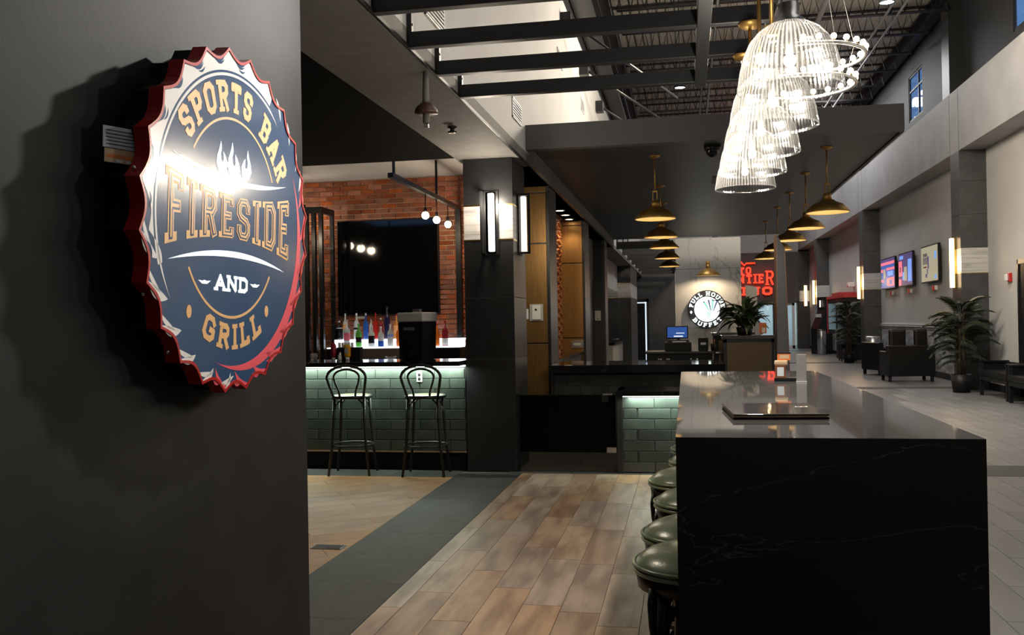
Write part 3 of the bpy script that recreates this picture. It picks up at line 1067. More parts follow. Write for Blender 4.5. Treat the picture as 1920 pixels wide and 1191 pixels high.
widths = [('F', .158), ('I', .105), ('R', .175), ('E', .158), ('S', .165), ('I', .105), ('D', .175), ('E', .158)]
tot = sum(x[1] for x in widths)
gapx = (1.447 - tot) / 7
x = -.747
for ch, wd in widths:
    l1, l2, l3 = MB(), MB(), MB()
    letter(l1, ch, x, wd, 0, .30, .056, fire_fn, .1195, .1203, 0, True, 4)
    letter(l2, ch, x + .011, wd - .022, .011, .278, .034, fire_fn, .1206, .1209, 0, False, 4)
    letter(l3, ch, x + .0205, wd - .041, .0205, .259, .015, fire_fn, .1212, .1215, 0, False, 4)
    x += wd + gapx
    lo_ = l1.build('name_letter', 'peach', sg)
    l2.build('letter_inlay', 'navy', lo_)
    l3.build('letter_core', 'peach', lo_)
tx = lambda mb: mb.build('arched_letter', 'peach', sg)
arc_fn = lambda u, v, d: SF(*pol(142.5 - math.degrees(u / .72), .630 + v, -.035, .0), d)
text(tx, 'SPORTS', 0, R(68) * .72, 0, .175, .036, arc_fn, .1195, .1203, gap=.30)
text(tx, 'BAR', R(79.5) * .72, R(114) * .72, 0, .175, .036, arc_fn, .1195, .1203, gap=.30)
gr_fn = lambda u, v, d: SF(*pol(-119 + math.degrees(u / .68), .746 - v, -.035, .0), d)
text(tx, 'GRILL', 0, R(59) * .68, 0, .148, .034, gr_fn, .1195, .1203, gap=.30)
ar = ('gold_arc', 'peach')
band(ar, 28, 146, lambda a: .545, lambda a: .559, .1195, .1201, 60, -.04, .04)
band(ar, -148, -33, lambda a: .560, lambda a: .576, .1195, .1201, 60, -.047, .01)
for u, v in ((-.518, -.527), (.395, -.518)):
    MB().prism([(u + .026 * math.cos(2 * PI * i / 14), v + .036 * math.sin(2 * PI * i / 14)) for i in range(14)], .1195, .1203, SF).build('gold_dot', 'peach', sg)
ts = [i / 24 for i in range(25)]
for (top, bot, u0, u1) in ((lambda t: .300 - .212 * t * (1 - t), lambda t: .300 - .352 * t * (1 - t), -.711, .653),
                           (lambda t: -.260 + .345 * t * (1 - t), lambda t: -.260 + .205 * t * (1 - t), -.727, .637)):
    lw = MB()
    for a, b in zip(ts[:-1], ts[1:]):
        ua, ub = u0 + (u1 - u0) * a, u0 + (u1 - u0) * b
        lw.prism([(ua, top(a) + 1e-4), (ua, bot(a)), (ub, bot(b)), (ub, top(b) + 1e-4)], .1195, .1205, SF)
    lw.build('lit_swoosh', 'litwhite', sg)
and_fn = lambda u, v, d: SF(u, v - .012 * (u + .055) * 2, d)
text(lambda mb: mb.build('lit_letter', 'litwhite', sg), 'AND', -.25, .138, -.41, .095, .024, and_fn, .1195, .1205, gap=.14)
for u0, u1 in ((-.43, -.295), (.168, .30)):
    uc = (u0 + u1) / 2
    MB().prism([(u0, -.354), (uc - .02, -.357), (uc, -.352), (uc + .02, -.357), (u1, -.354), (uc + .025, -.374), (uc - .025, -.374)], .1195, .1205, SF).build('lit_dash', 'litwhite', sg)
fl1 = [(0, 0), (-.10, .02), (-.135, .08), (-.12, .14), (-.085, .20), (-.06, .26), (-.045, .20), (-.062, .15), (-.055, .11), (-.02, .09), (-.005, .12), (-.015, .18), (.02, .155), (.06, .10), (.05, .05), (.04, .01)]
for (ou, ov, s_, fx) in ((-.17, .258, .80, 1), (-.03, .246, .92, 1), (.075, .262, .80, -1)):
    q = [(ou + fx * a * s_ * .8, ov + b * s_ * .88) for a, b in fl1]
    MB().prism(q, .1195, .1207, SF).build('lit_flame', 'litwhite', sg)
st = MB()
st.box(-.012, .0, -.0, .118, 0, .056)
so = MB()
so.box(0, .118, -.002, 0, 0, .056, 0)
for k in range(5):
    so.box(.008, .108 - .02 * (k % 2), -.0025, -.002, .008 + k * .009, .0105 + k * .009, 1)
so.build('white_sticker', ['paper', 'ink'], sg, (.03, -.56, .140), R(62), label='white printed sticker')
so = MB()
so.box(0, .095, -.002, 0, 0, .036, 0)
so.box(.005, .09, -.0025, -.002, .012, .021, 1)
so.box(.03, .05, -.0026, -.002, .002, .009, 2).box(.06, .085, -.0026, -.002, .002, .009, 2)
so.build('tan_sticker', ['ptan', 'orange', 'paper'], sg, (.035, -.56, .101), R(62), label='small tan sticker')
for z in (.09, -.24, -.40):
    y = -math.sqrt(max(.01, (.985 * SR) ** 2 - z * z))
    MB().ball((.098, y * 1.0, z), .006, 8).build('screw', 'steel', sg)

# ---- island counter
ic = thing('island_counter', 'long black veined stone island counter with waterfall end and grey-lit polished top', 'counter', (.3705, 2.61, 0))
MB().prism([(.0006, 1.12), (3.29, 1.12), (3.29, 1.08), (.0406, 1.08)], -.4045, .4045, lambda u, v, d: (d, u, v)).build('countertop', 'quartz_lit', ic)
MB().prism([(0, 0), (0, 1.12), (.04, 1.08), (.04, 0)], -.4045, .4045, lambda u, v, d: (d, u, v)).build('waterfall_panel', 'quartz', ic)
MB().box(-.4045, .4045, 3.25, 3.29, 0, 1.0795, c=.003).build('waterfall_panel', 'quartz', ic)
MB().box(-.05, .36, .04, 3.25, .10, 1.0795).build('body', 'black', ic)
MB().box(-.0, .33, .04, 3.25, 0, .10).build('toe_kick', 'black', ic)

# menu folder, caddy on the island
mn = thing('menu_folder', 'black padded menu cover lying on the near end of the island counter', 'menu', (.288, 3.28, 1.121), R(3))
MB().box(-.152, .152, -.2, .2, 0, .006, c=.002).build('back_cover', 'leather_black', mn)
MB().box(-.148, .148, -.196, .196, .006, .011).build('page_block', 'ptan', mn)
MB().box(-.152, .152, -.2, .2, .011, .017, c=.002).build('front_cover', 'black_gloss', mn)
MB().box(-.02, .02, -.014, .014, 0, .0012, 0).box(-.016, -.004, -.010, .010, .0012, .0016, 1).box(.0, .014, -.010, .010, .0012, .0016, 2).build('badge', ['whiteplastic', 'ink', 'red'], mn, (.105, .04, .017))
cd = thing('menu_caddy', 'tabletop caddy with orange cards standing on the far end of the island', 'caddy', (.512, 4.98, 1.121), R(-8))
cd.scale = (.78, .78, .85)
MB().box(-.075, .075, -.05, .05, 0, .02, c=.003).build('base', 'black', cd)
MB().box(-.07, .0, -.045, -.03, .02, .095, 0).box(-.055, -.012, -.0455, -.045, .03, .085, 1).build('card', ['copper', 'paper'], cd)
MB().box(-.075, .012, -.02, .03, .095, .125, c=.01).build('holder_roll', 'ptan', cd)
MB().box(-.055, .03, .0, .012, .125, .17, 0).box(-.04, .02, -.001, 0, .135, .16, 1).build('card', ['orange', 'ptan'], cd)
MB().box(-.06, .035, -.004, .016, .168, .174).build('card_top', 'black', cd)
nh = thing('acrylic_stand', 'pale grey acrylic stand with white foot beside the orange caddy on the island', 'stand', (.575, 4.86, 1.121), R(-6))
nh.scale = (.62, .8, .86)
MB().box(-.042, .042, -.03, .03, 0, .006).build('base', 'lightgrey', nh)
MB().box(-.040, .040, .0, .006, .006, .165, c=.003).build('panel', 'conduit', nh)

# ---- island stools: green leather
def make_stool():
    t = thing('leather_stool', 'x', 'stool', (0, 0, 0))
    MB().lathe([(.001, .765), (.05, .764), (.10, .757), (.14, .742), (.168, .722), (.178, .706), (.172, .694), (.0, .694)], 28).build('seat_cushion', 'leather', t)
    pr = [(.177 * math.cos(2 * PI * i / 28), .177 * math.sin(2 * PI * i / 28), .692) for i in range(28)]
    pr2 = [(.180 * math.cos(2 * PI * i / 28), .180 * math.sin(2 * PI * i / 28), .709) for i in range(28)]
    MB().tube(pr, .007, 6, closed=True).tube(pr2, .006, 6, closed=True).build('piping', 'leather', t)
    MB().lathe([(.001, .685), (.168, .685), (.172, .672), (.168, .640), (.15, .636), (.001, .636)], 28).build('seat_rim', 'black_metal', t)
    for k in range(4):
        a = PI / 4 + k * PI / 2
        c, s = math.cos(a), math.sin(a)
        pts = [(.118 * c, .118 * s, .64), (.130 * c, .130 * s, .5), (.152 * c, .152 * s, .3), (.185 * c, .185 * s, 0)]
        MB().tube(pts, [.021, .020, .018, .015], 10).build('leg', 'black_metal', t)
    for k in range(4):
        a = PI / 4 + k * PI / 2
        c, s = math.cos(a), math.sin(a)
        MB().tube([(.168 * c, .168 * s, .66), (.176 * c, .176 * s, .61), (.172 * c, .172 * s, .55), (.155 * c, .155 * s, .46)], .011, 7).build('side_brace', 'black_metal', t)
    ar_ = MB()
    for k in range(4):
        a0, a1 = PI / 4 + k * PI / 2, PI / 4 + (k + 1) * PI / 2
        p0, p1 = Vector((.145 * math.cos(a0), .145 * math.sin(a0), 0)), Vector((.145 * math.cos(a1), .145 * math.sin(a1), 0))
        pts = []
        for i in range(13):
            u = i / 12
            p = p0.lerp(p1, u)
            p = p * (1 + .18 * math.sin(PI * u))
            pts.append((p.x, p.y, .44 + .185 * math.sin(PI * u) ** .6))
        ar_.tube(pts, .011, 6)
    ar_.build('arch_bracket', 'black_metal', t)
    rr = [(.165 * math.cos(2 * PI * i / 28), .165 * math.sin(2 * PI * i / 28), .235) for i in range(28)]
    MB().tube(rr, .013, 8, closed=True).build('foot_ring', 'black_metal', t)
    ci = MB()
    for k in range(4):
        a = PI / 4 + k * PI / 2
        pts = [(.16 * math.cos(a), .16 * math.sin(a), .10), (.10 * math.cos(a), .10 * math.sin(a), .19), (.03 * math.cos(a), .03 * math.sin(a), .215), (0, 0, .216)]
        ci.tube(pts, .010, 6)
    ci.build('cross_brace', 'black_metal', t)
    return t


s0 = make_stool()
sn = ['nearest green leather stool at the waterfall end of the island', 'second green leather stool from the waterfall end of the island', 'third green leather stool from the waterfall end of the island',
      'fourth green leather stool from the waterfall end, sticking out most', 'fifth green leather stool from the waterfall end of the island', 'last green leather stool at the far end of the island']
for i, (xl, y) in enumerate(((-.174, 2.845), (-.166, 3.24), (-.143, 3.80), (-.185, 4.30), (-.100, 4.88), (-.098, 5.36))):
    if i == 0:
        o = s0
        o.location = (xl + .182, y, 0)
    else:
        o = copy_tree(s0)
        o.location = (xl + .182, y, 0)
        o.rotation_euler = (0, 0, i * .4)
    o['label'] = sn[i]
    o['group'] = 'green leather stools at the island'


# ---- bentwood bar stools
def make_bentwood():
    t = thing('bentwood_stool', 'x', 'bar stool', (0, 0, 0))
    ring = lambda r, z, n=32: [(r * math.cos(2 * PI * i / n), r * math.sin(2 * PI * i / n), z) for i in range(n)]
    MB().lathe([(.001, .775), (.13, .776), (.175, .772), (.185, .762), (.17, .755), (.001, .755)], 32).build('seat', 'seat_tan', t)
    MB().tube(ring(.186, .758), .017, 8, closed=True).build('seat_ring', 'black_metal', t)
    for sx in (-1, 1):
        for sy in (-1, 1):
            pts = [(sx * .145, sy * .115, .755), (sx * .150, sy * .125, .55), (sx * .165, sy * .14, .3), (sx * .200, sy * .165, .0)]
            MB().tube(pts, [.017, .0165, .015, .012], 8).build('leg', 'black_metal', t)
    hoop = []
    for i in range(25):
        a = PI * i / 24
        hoop.append((-.19 * math.cos(a), -.21, .95 + .115 * math.sin(a)))
    outer_ = [(-.145, -.125, .74), (-.155, -.15, .80), (-.175, -.185, .88)] + hoop + [(.175, -.185, .88), (.155, -.15, .80), (.145, -.125, .74)]
    MB().tube(outer_, .0135, 8).build('back_hoop', 'black_metal', t)
    inner_ = [(-.075, -.168, .765), (-.085, -.18, .83), (-.112, -.195, .90)]
    for i in range(17):
        a = PI * i / 16
        inner_.append((-.125 * math.cos(a), -.205, .955 + .075 * math.sin(a)))
    inner_ += [(.112, -.195, .90), (.085, -.18, .83), (.075, -.168, .765)]
    MB().tube(inner_, .0105, 8).build('inner_hoop', 'black_metal', t)
    MB().tube(ring(.205, .29), .010, 8, closed=True).build('foot_ring', 'black_metal', t)
    br = MB()
    for sx in (-1, 1):
        for sy in (-1, 1):
            br.tube([(sx * .150, sy * .12, .62), (sx * .13, sy * .105, .69), (sx * .08, sy * .07, .735)], .008, 6)
    br.build('corner_bracket', 'black_metal', t)
    return t


b0 = make_bentwood()
b0.location = (-3.22, 8.50, 0)
b0.rotation_euler = (0, 0, R(6))
b0['label'] = 'black bentwood bar stool with cane seat under the mustard bottle'
b0['group'] = 'bentwood stools at the bar'
dup(b0, (-2.475, 8.50, 0), 'black bentwood bar stool with cane seat in front of the black drink dispenser', R(4))

# ---- main bar
br = thing('bar_counter', 'bar with glowing green glass-tile front and dark stone top under the television', 'bar', (-3.7, 8.74, 0))
MB().box(-1.6, 1.57, 0, .42, .20, 1.045).build('body', 'grout_dark', br)
MB().box(-1.6, 1.57, -.26, .46, 1.045, 1.09, c=.004).build('countertop', 'bar_top', br)
MB().box(-1.6, 1.57, .06, .42, 0, .185).build('plinth', 'black', br)
MB().box(-1.6, 1.57, -.018, .06, .183, .20).build('steel_trim', 'steel', br)
MB().box(-1.6, 1.57, -.03, -.012, 1.028, 1.044).build('light_strip', 'led_green', br)
tm = MB().box(-.150, .150, -.012, .0, -.0485, .0485, c=.004).mesh('glass_tile', ['gtile'])
for k in range(8):
    for i in range(11):
        x = -1.50 + i * .306 + (.153 if k % 2 else 0)
        if x > 1.62:
            continue
        w_ = min(x + .15, 1.565) - (x - .15)
        put(tm, 'glass_tile', br, (x - (.3 - w_) / 2, 0, .252 + k * .1015), scale=(w_ / .3, 1, 1))
lamp('bar_led', 'AREA', (-3.7, 8.685, 1.03), 60, (.85, 1, .86), None, 3.1, .05)
# outlet on the bar front
ot = thing('outlet', 'white electrical outlet on the green glass bar front', 'outlet', (-2.60, 8.722, .93))
MB().box(-.028, .028, 0, .006, -.05, .05, c=.003).build('plate', 'whiteplastic', ot)
for z in (-.02, .02):
    MB().box(-.014, .014, -.002, 0, z - .014, z + .014).build('socket', 'black', ot)

# ---- low counter right of the gate, gate, rear counter
lc = thing('low_counter', 'low serving counter with glowing green glass tiles behind the island stools', 'counter', (.2, 8.74, 0))
MB().box(-.80, .78, 0, .45, .0, .74).build('body', 'grout_dark', lc)
MB().box(-.86, -.80, -.03, .45, 0, .79, c=.003).build('end_post', 'tile_dark', lc)
MB().box(-.86, .80, -.16, .47, .745, .79, c=.004).build('countertop', 'bar_top', lc)
MB().box(-.80, .78, -.03, -.012, .728, .744).build('light_strip', 'led_green', lc)
for k in range(7):
    for i in range(5):
        x = -.66 + i * .306 + (.153 if k % 2 else 0)
        if x < .66:
            put(tm, 'glass_tile', lc, (x, 0, .060 + k * .1015))
    if k % 2:
        put(tm, 'glass_tile', lc, (-.735, 0, .060 + k * .1015), scale=(.40, 1, 1))
lamp('bar_led', 'AREA', (.2, 8.685, .726), 24, (.85, 1, .86), None, 1.5, .05)
gt = thing('bar_gate', 'black swing gate between the dark pillar and the low tiled counter', 'gate', (-1.1, 8.76, 0))
MB().box(-.50, .425, -.02, .02, .195, .745, c=.004).build('gate_panel', 'void_black', gt)
MB().box(.34, .43, -.03, .03, .195, .245).build('hinge', 'steel', gt)
MB().box(.30, .36, -.03, -.02, .68, .74).build('latch', 'black_metal', gt)
MB().box(.31, .40, -.05, .0, .745, .757).build('latch_bar', 'steel', gt)
MB().box(-.53, -.50, -.02, .02, .0, .76).build('gate_post', 'black_metal', gt)
rc = thing('rear_counter', 'long black-topped counter with dim green tiles behind the gate', 'counter', (-.5, 10.3, 0))
MB().box(-1.0, .95, 0, .4, 0, .865).build('body', 'grout_dark', rc)
MB().box(-1.03, .915, -.10, 1.0, .87, .96, c=.004).build('countertop', 'bar_top', rc)
MB().box(-1.0, -.98, -.02, .4, 0, .865).build('end_strip', 'black_metal', rc)
for k in range(8):
    for i in range(7):
        x = -.83 + i * .306 + (.153 if k % 2 else 0)
        if x < .84:
            put(tm, 'glass_tile', rc, (x, 0, .06 + k * .1015))

# ---- television on brick wall
tv = thing('television', 'large black switched-off television on the brick wall above the bottles', 'television', (-4.04, 12.16, 2.25))
MB().box(-.73, .73, -.045, .02, -.66, .66, c=.006).build('casing', 'black', tv)
MB().box(-.718, .718, -.048, -.0455, -.645, .648).build('screen', 'tvblack', tv)
MB().box(-.45, .45, .0, .03, -.40, .40).build('wall_mount', 'black_metal', tv)
MB().box(-.47, -.32, -.05, -.045, -.71, -.675, 0).box(-.33, -.315, -.052, -.05, -.70, -.685, 1).build('status_light', ['grey_plastic', 'screen_blue'], tv)

# ---- hanging bulbs over the bar on their rail
rl = thing('bulb_rail', 'dark metal rail with three glowing bare bulbs running to the brick wall', 'light', (-3.02, 0, 0))
MB().box(-.03, .03, 9.2, 12.15, 3.0, 3.05).build('rail', 'black_metal', rl)
MB().box(-.04, .03, 12.09, 12.17, 1.262, 3.0).build('rail_post', 'black_metal', rl)
MB().box(-.012, .012, 9.3, 9.33, 3.05, 3.49).box(-.012, .012, 11.0, 11.03, 3.05, 3.49).build('hanger', 'black_metal', rl)
for y in (10.50, 11.0, 11.55):
    MB().cyl((0, y, 3.0), (0, y, 2.83), .006, n=6).build('cord', 'black', rl)
    b = MB().ball((0, y, 2.745), .045, 14, 0).build('bulb', 'bulb_warm', rl)
    MB().cyl((0, y, 2.78), (0, y, 2.84), .02, n=10).build('socket', 'black_metal', rl)
    lamp('bulb_light', 'POINT', (-3.02, y, 2.745), 34, (1, .80, .56), size=.05)

rl2 = thing('bulb_rail', 'second rail of glowing bare bulbs, mirrored at the left of the television', 'light', (-4.93, 0, 0))
MB().box(-.03, .03, 9.2, 11.35, 3.0, 3.05).build('rail', 'black_metal', rl2)
MB().box(-.012, .012, 9.3, 9.33, 3.05, 3.49).box(-.012, .012, 11.0, 11.03, 3.05, 3.49).build('hanger', 'black_metal', rl2)
for y in (10.25, 10.72, 11.2):
    MB().cyl((0, y, 3.0), (0, y, 2.73), .006, n=6).build('cord', 'black', rl2)
    MB().ball((0, y, 2.645), .045, 14, 0).build('bulb', 'bulb_warm', rl2)
    MB().cyl((0, y, 2.68), (0, y, 2.74), .02, n=10).build('socket', 'black_metal', rl2)
    lamp('bulb_light', 'POINT', (-4.93, y, 2.645), 24, (1, .80, .56), size=.05)

# ---- back bar shelving on the left with glasses
su = thing('glass_shelf_unit', 'tall black metal shelf unit with glasses left of the television', 'shelf', (-5.0, 11.6, 0))
for x in (-.35, .0, .105, .205):
    MB().box(x - .025, x + .025, -.03, .03, 0, 3.0).build('upright', 'black_metal', su)
for x in (.205,):
    MB().box(x - .025, x + .025, .37, .42, 0, 3.0).build('upright', 'black_metal', su)
MB().box(-.40, .235, -.04, .04, 2.97, 3.05).box(.175, .235, .04, .42, 2.97, 3.05).build('top_rail', 'black_metal', su)
sh = MB().box(-.40, .23, -.02, .40, 0, .018).mesh('shelf', ['clear'])
for z in (1.1, 1.45, 1.8, 2.15, 2.5):
    put(sh, 'shelf', su, (0, 0, z))
lamp('shelf_light', 'POINT', (-5.1, 11.75, 2.9), 6, (1, .85, .65), size=.05)
gl = MB().lathe([(.001, .0), (.030, .0), (.030, .004), (.036, .11), (.033, .11), (.027, .01), (.001, .01)], 12).mesh('tumbler', ['clear'])
for k, z in enumerate((1.12, 1.47, 1.82, 2.17, 2.52)):
    for i in range(4):
        o = put(gl, 'tumbler', None, (-5.24 + i * .10 + .02 * (k % 2), 11.70 + .08 * (i % 2), z))
        tag(o, 'clear drinking glass on the ' + ['lowest', 'second lowest', 'middle', 'second highest', 'top'][k] + ' shelf of the black unit left of the television', 'glass', 'glasses on the shelf unit')
        o['label'] = ['first', 'second', 'third', 'fourth'][i] + ' clear glass from the left on the ' + ['lowest', 'second lowest', 'middle', 'second highest', 'top'][k] + ' shelf of the black unit'

# ---- back bar with two lit bottle tiers
bb = thing('back_bar', 'steel-fronted back bar with two glowing white bottle steps under the television', 'shelf', (-4.0, 11.6, 0))
MB().box(-.75, 1.1, 0, .55, 0, .98).build('cabinet', 'black', bb)
MB().box(-.60, .55, -.01, .0, 1.0, 1.14).build('steel_front', 'steel_brushed', bb)
MB().box(-.75, 1.1, 0, .55, .98, 1.14).build('upper_cabinet', 'black', bb)
MB().box(-.74, 1.1, .0, .28, 1.14, 1.158).build('lit_step', 'led_white', bb)
MB().box(-.74, 1.1, .28, .30, 1.158, 1.25).build('lit_riser', 'led_white', bb)
MB().box(-.74, 1.1, .28, .54, 1.235, 1.256).build('lit_step', 'led_white', bb)


def bottle(x, y, z, h, r, body, cap, label, lab=None, labz=(.25, .5), neck=.32, fill=None):
    t = thing('bottle', label, 'bottle', (x, y, z), 0, 'bottles on the lit back bar')
    hb = h * (1 - neck)
    MB().lathe([(.001, 0), (r * .95, 0), (r, .01), (r, hb * .88), (r * .75, hb), (r * .32, hb + h * .08), (r * .30, h * .94), (.001, h * .94)], 14).build('bottle_body', body, t)
    MB().cyl((0, 0, h * .92), (0, 0, h), r * .36, n=10).build('cap', cap, t)
    if lab:
        MB().lathe([(r * 1.02, hb * labz[0]), (r * 1.02, hb * labz[1])], 14).build('paper_label', lab, t)


def cm(name, col, rough=.12, tr=False):
    if name not in M:
        M[name] = mat(name, col, rough, spec=.6)
    return name


for nme, c_ in (('b_green', (.10, .42, .07)), ('b_blue', (.02, .09, .40)), ('b_red', (.45, .015, .012)), ('b_crimson', (.30, .02, .04)), ('b_black', (.012, .011, .012)), ('b_navy', (.015, .015, .06)),
                ('b_amber', (.55, .22, .03)), ('b_orange', (.75, .18, .02)), ('b_clear', (.55, .60, .62)), ('b_white', (.8, .8, .8)), ('b_pink', (.75, .16, .22)), ('b_peach', (.8, .36, .16)), ('b_lblue', (.25, .33, .75)), ('b_mustard', (.80, .36, .02))):
    cm(nme, c_)
Y1, Y2 = 11.72, 12.02
zf, zr = 1.160, 1.258
XP = lambda px, y: {11.72: -4.505 + (px - 650) * (.00695), 12.02: -4.62 + (px - 650) * (.00713)}[y]
for a in (
    (651, Y1, zf, .37, .042, 'b_clear', 'b_clear', 'clear bottle with pink label standing on the front lit step', 'b_pink', (.35, .75)),
    (675, Y1, zf, .31, .042, 'b_green', 'b_green', 'bright green bottle standing on the front lit step', 'b_black', (.3, .62)),
    (701, Y1, zf, .29, .044, 'b_clear', 'b_white', 'clear bottle with black and silver label on the front lit step', 'b_black', (.25, .75)),
    (720, Y1, zf, .27, .040, 'b_clear', 'b_white', 'clear bottle with deep blue base on the front lit step', 'b_blue', (.0, .42)),
    (739, Y1, zf, .30, .040, 'b_clear', 'b_clear', 'clear bottle with blue band standing just left of the dispenser', 'b_lblue', (.62, .80)),
    (756, Y1, zf, .30, .036, 'b_orange', 'b_amber', 'orange bottle half hidden by the black dispenser on the front step', None, None),
    (832, Y1, zf, .30, .036, 'b_orange', 'b_red', 'orange-red bottle just right of the black dispenser', None, None),
    (848, Y1, zf, .33, .042, 'b_crimson', 'b_red', 'dark red bottle with white label at the right end of the step', 'b_white', (.05, .45)),
    (635.5, Y2, zr, .26, .046, 'b_black', 'b_white', 'squat black bottle with white shoulder on the rear lit step', 'b_white', (.86, .92)),
    (648, Y2, zr, .36, .038, 'b_clear', 'b_clear', 'tall clear bottle with orange label on the rear lit step', 'b_peach', (.55, .85)),
    (671, Y2, zr, .36, .040, 'b_clear', 'b_white', 'clear bottle with black stripes on the rear lit step', 'b_black', (.55, .66)),
    (690, Y2, zr, .36, .036, 'b_blue', 'b_white', 'blue bottle standing on the rear lit step', None, None),
    (700.5, Y2, zr, .30, .024, 'b_clear', 'b_black', 'slim clear bottle with black cap on the rear lit step', None, None),
    (710, Y2, zr, .36, .032, 'b_red', 'b_red', 'bright red bottle with red cap on the rear lit step', None, None),
    (720.5, Y2, zr, .29, .030, 'b_crimson', 'b_clear', 'crimson labelled bottle with clear neck on the rear lit step', 'b_crimson', (.1, .9)),
    (733, Y2, zr, .45, .040, 'b_navy', 'b_black', 'tallest bottle, dark blue and black, on the rear lit step', None, None),
    (752, Y2, zr, .34, .042, 'b_amber', 'b_crimson', 'amber bottle with dark cap on the rear lit step', 'b_peach', (.3, .8)),
):
    bottle(XP(a[0], a[1]), a[1], a[2], a[3], a[4], a[5], a[6], a[7], a[8], a[9] or (.2, .5))

# ---- things on the bar top
zb = 1.091
kd = thing('drink_dispenser', 'large black drink dispenser with grey lid on the bar top', 'dispenser', (-2.70, 9.02, zb), R(-14))
MB().prism([(-.130, 0), (.130, 0), (.142, .385), (-.142, .385)], -.14, .14, lambda u, v, d: (u, d, v)).build('container', 'black', kd)
MB().box(-.150, .150, -.150, .150, .385, .48, c=.012).build('lid', 'grey_plastic', kd)
MB().box(-.04, .04, -.03, .03, .48, .515, c=.006).build('lid_handle', 'steel', kd)
MB().box(-.08, .05, -.1415, -.141, .30, .33).build('emblem', 'joint', kd)
MB().box(-.03, .03, -.175, -.14, .03, .08, c=.006).build('tap', 'black_metal', kd)
sq = thing('condiment_bottle', 'yellow squeeze bottle with white cap standing upside down on the bar', 'bottle', (-3.46, 9.02, zb))
MB().lathe([(.001, .03), (.030, .03), (.036, .05), (.038, .13), (.033, .16), (.001, .16)], 14, sy=.75).build('bottle_body', 'b_mustard', sq)
MB().cyl((0, 0, 0), (0, 0, .032), .024, n=12).build('cap', 'b_white', sq)
MB().box(-.018, .018, -.030, -.0275, .07, .13).build('paper_label', 'grey_plastic', sq)
sq = thing('condiment_bottle', 'dark red squeeze bottle on the bar beside the yellow bottle', 'bottle', (-3.62, 9.04, zb))
MB().lathe([(.001, .03), (.026, .03), (.029, .05), (.029, .15), (.012, .18), (.001, .19)], 14).build('bottle_body', 'b_crimson', sq)
MB().cyl((0, 0, 0), (0, 0, .032), .020, n=12).build('cap', 'b_white', sq)
sk = thing('salt_shaker', 'small white shaker between the red and yellow bottles on the bar', 'shaker', (-3.53, 8.98, zb))
MB().lathe([(.001, 0), (.022, 0), (.021, .055), (.001, .055)], 12).build('shaker_body', 'whiteplastic', sk)
MB().lathe([(.022, .055), (.022, .062), (.018, .085), (.001, .088)], 12).build('cap', 'steel', sk)
nb = thing('napkin_caddy', 'black bar caddy box with straws behind the yellow bottle', 'caddy', (-3.48, 9.14, zb))
MB().box(-.13, .13, -.05, .05, 0, .13, c=.006).build('caddy_box', 'black', nb)
sw = MB()
for k in range(5):
    sw.box(-.12 + k * .035, -.10 + k * .035, -.02, .01, .13, .18)
sw.build('napkin_stack', 'whiteplastic', nb)
ah = thing('glass_ashtray', 'cut-glass dish standing on the bar left of the dispenser', 'dish', (-3.0, 9.05, zb))
MB().lathe([(.001, 0), (.05, 0), (.06, .03), (.052, .03), (.045, .01), (.001, .01)], 10, smooth=False).build('dish', 'clear', ah)
tb_ = thing('tumbler', 'single clear tumbler on the bar top below the shelf unit', 'glass', (-3.82, 9.0, zb))
MB().lathe([(.001, 0), (.034, 0), (.040, .075), (.037, .075), (.031, .012), (.001, .012)], 16).build('tumbler', 'clear', tb_)

# ---- pergola of steel beams over the island
pg1 = thing('pergola', 'black steel beam grid hanging over the island in front of the dropped ceiling', 'beam', (0, 0, 0))
bm1 = MB().box(XB + .014, .50, 0, .06, 3.06, 3.15, c=.004).mesh('cross_beam', ['beam'])
bk = MB().box(XB - .002, XB + .03, .01, .05, 3.06, 3.33, c=.003)
bk.cyl((XB + .03, .03, 3.20), (XB + .034, .03, 3.20), .008, n=8).cyl((XB + .03, .03, 3.28), (XB + .034, .03, 3.28), .008, n=8)
bk = bk.mesh('bracket', ['black_metal'])
for y in (2.05, 2.66, 3.27, 3.88, 4.49, 5.10, 5.71, 6.32):
    put(bm1, 'cross_beam', pg1, (0, y, 0))
    put(bk, 'bracket', pg1, (0, y, 0))
MB().box(.090, .166, 2.0, 6.42, 3.052, 3.17, c=.004).build('long_beam', 'beam', pg1)
MB().box(.49, .55, 2.0, 6.42, 3.052, 3.17, c=.004).build('long_beam', 'beam', pg1)
hg = MB()
for x in (.128, .52):
    for y in (2.7, 6.3):
        hg.cyl((x, y, 3.16), (x, y, 8.6), .006, n=6)
hg.build('hanger_rod', 'black_metal', pg1)
pg2 = thing('pergola', 'far black steel beam grid beyond the dropped ceiling left of the marble wall', 'beam', (0, 0, 0))
bm2 = MB().box(XB + .065, -.24, 0, .08, 3.06, 3.22).mesh('cross_beam', ['beam'])
rod = MB().box(XB + .07, XB + .10, .02, .06, 3.2, 3.62).mesh('bracket', ['black_metal'])
for k in range(7):
    put(bm2, 'cross_beam', pg2, (0, 20.6 + k * 1.95, 0))
    put(rod, 'bracket', pg2, (0, 20.6 + k * 1.95, 0))
MB().box(-.34, -.24, 20.5, 32.6, 3.07, 3.21).build('long_beam', 'beam', pg2)

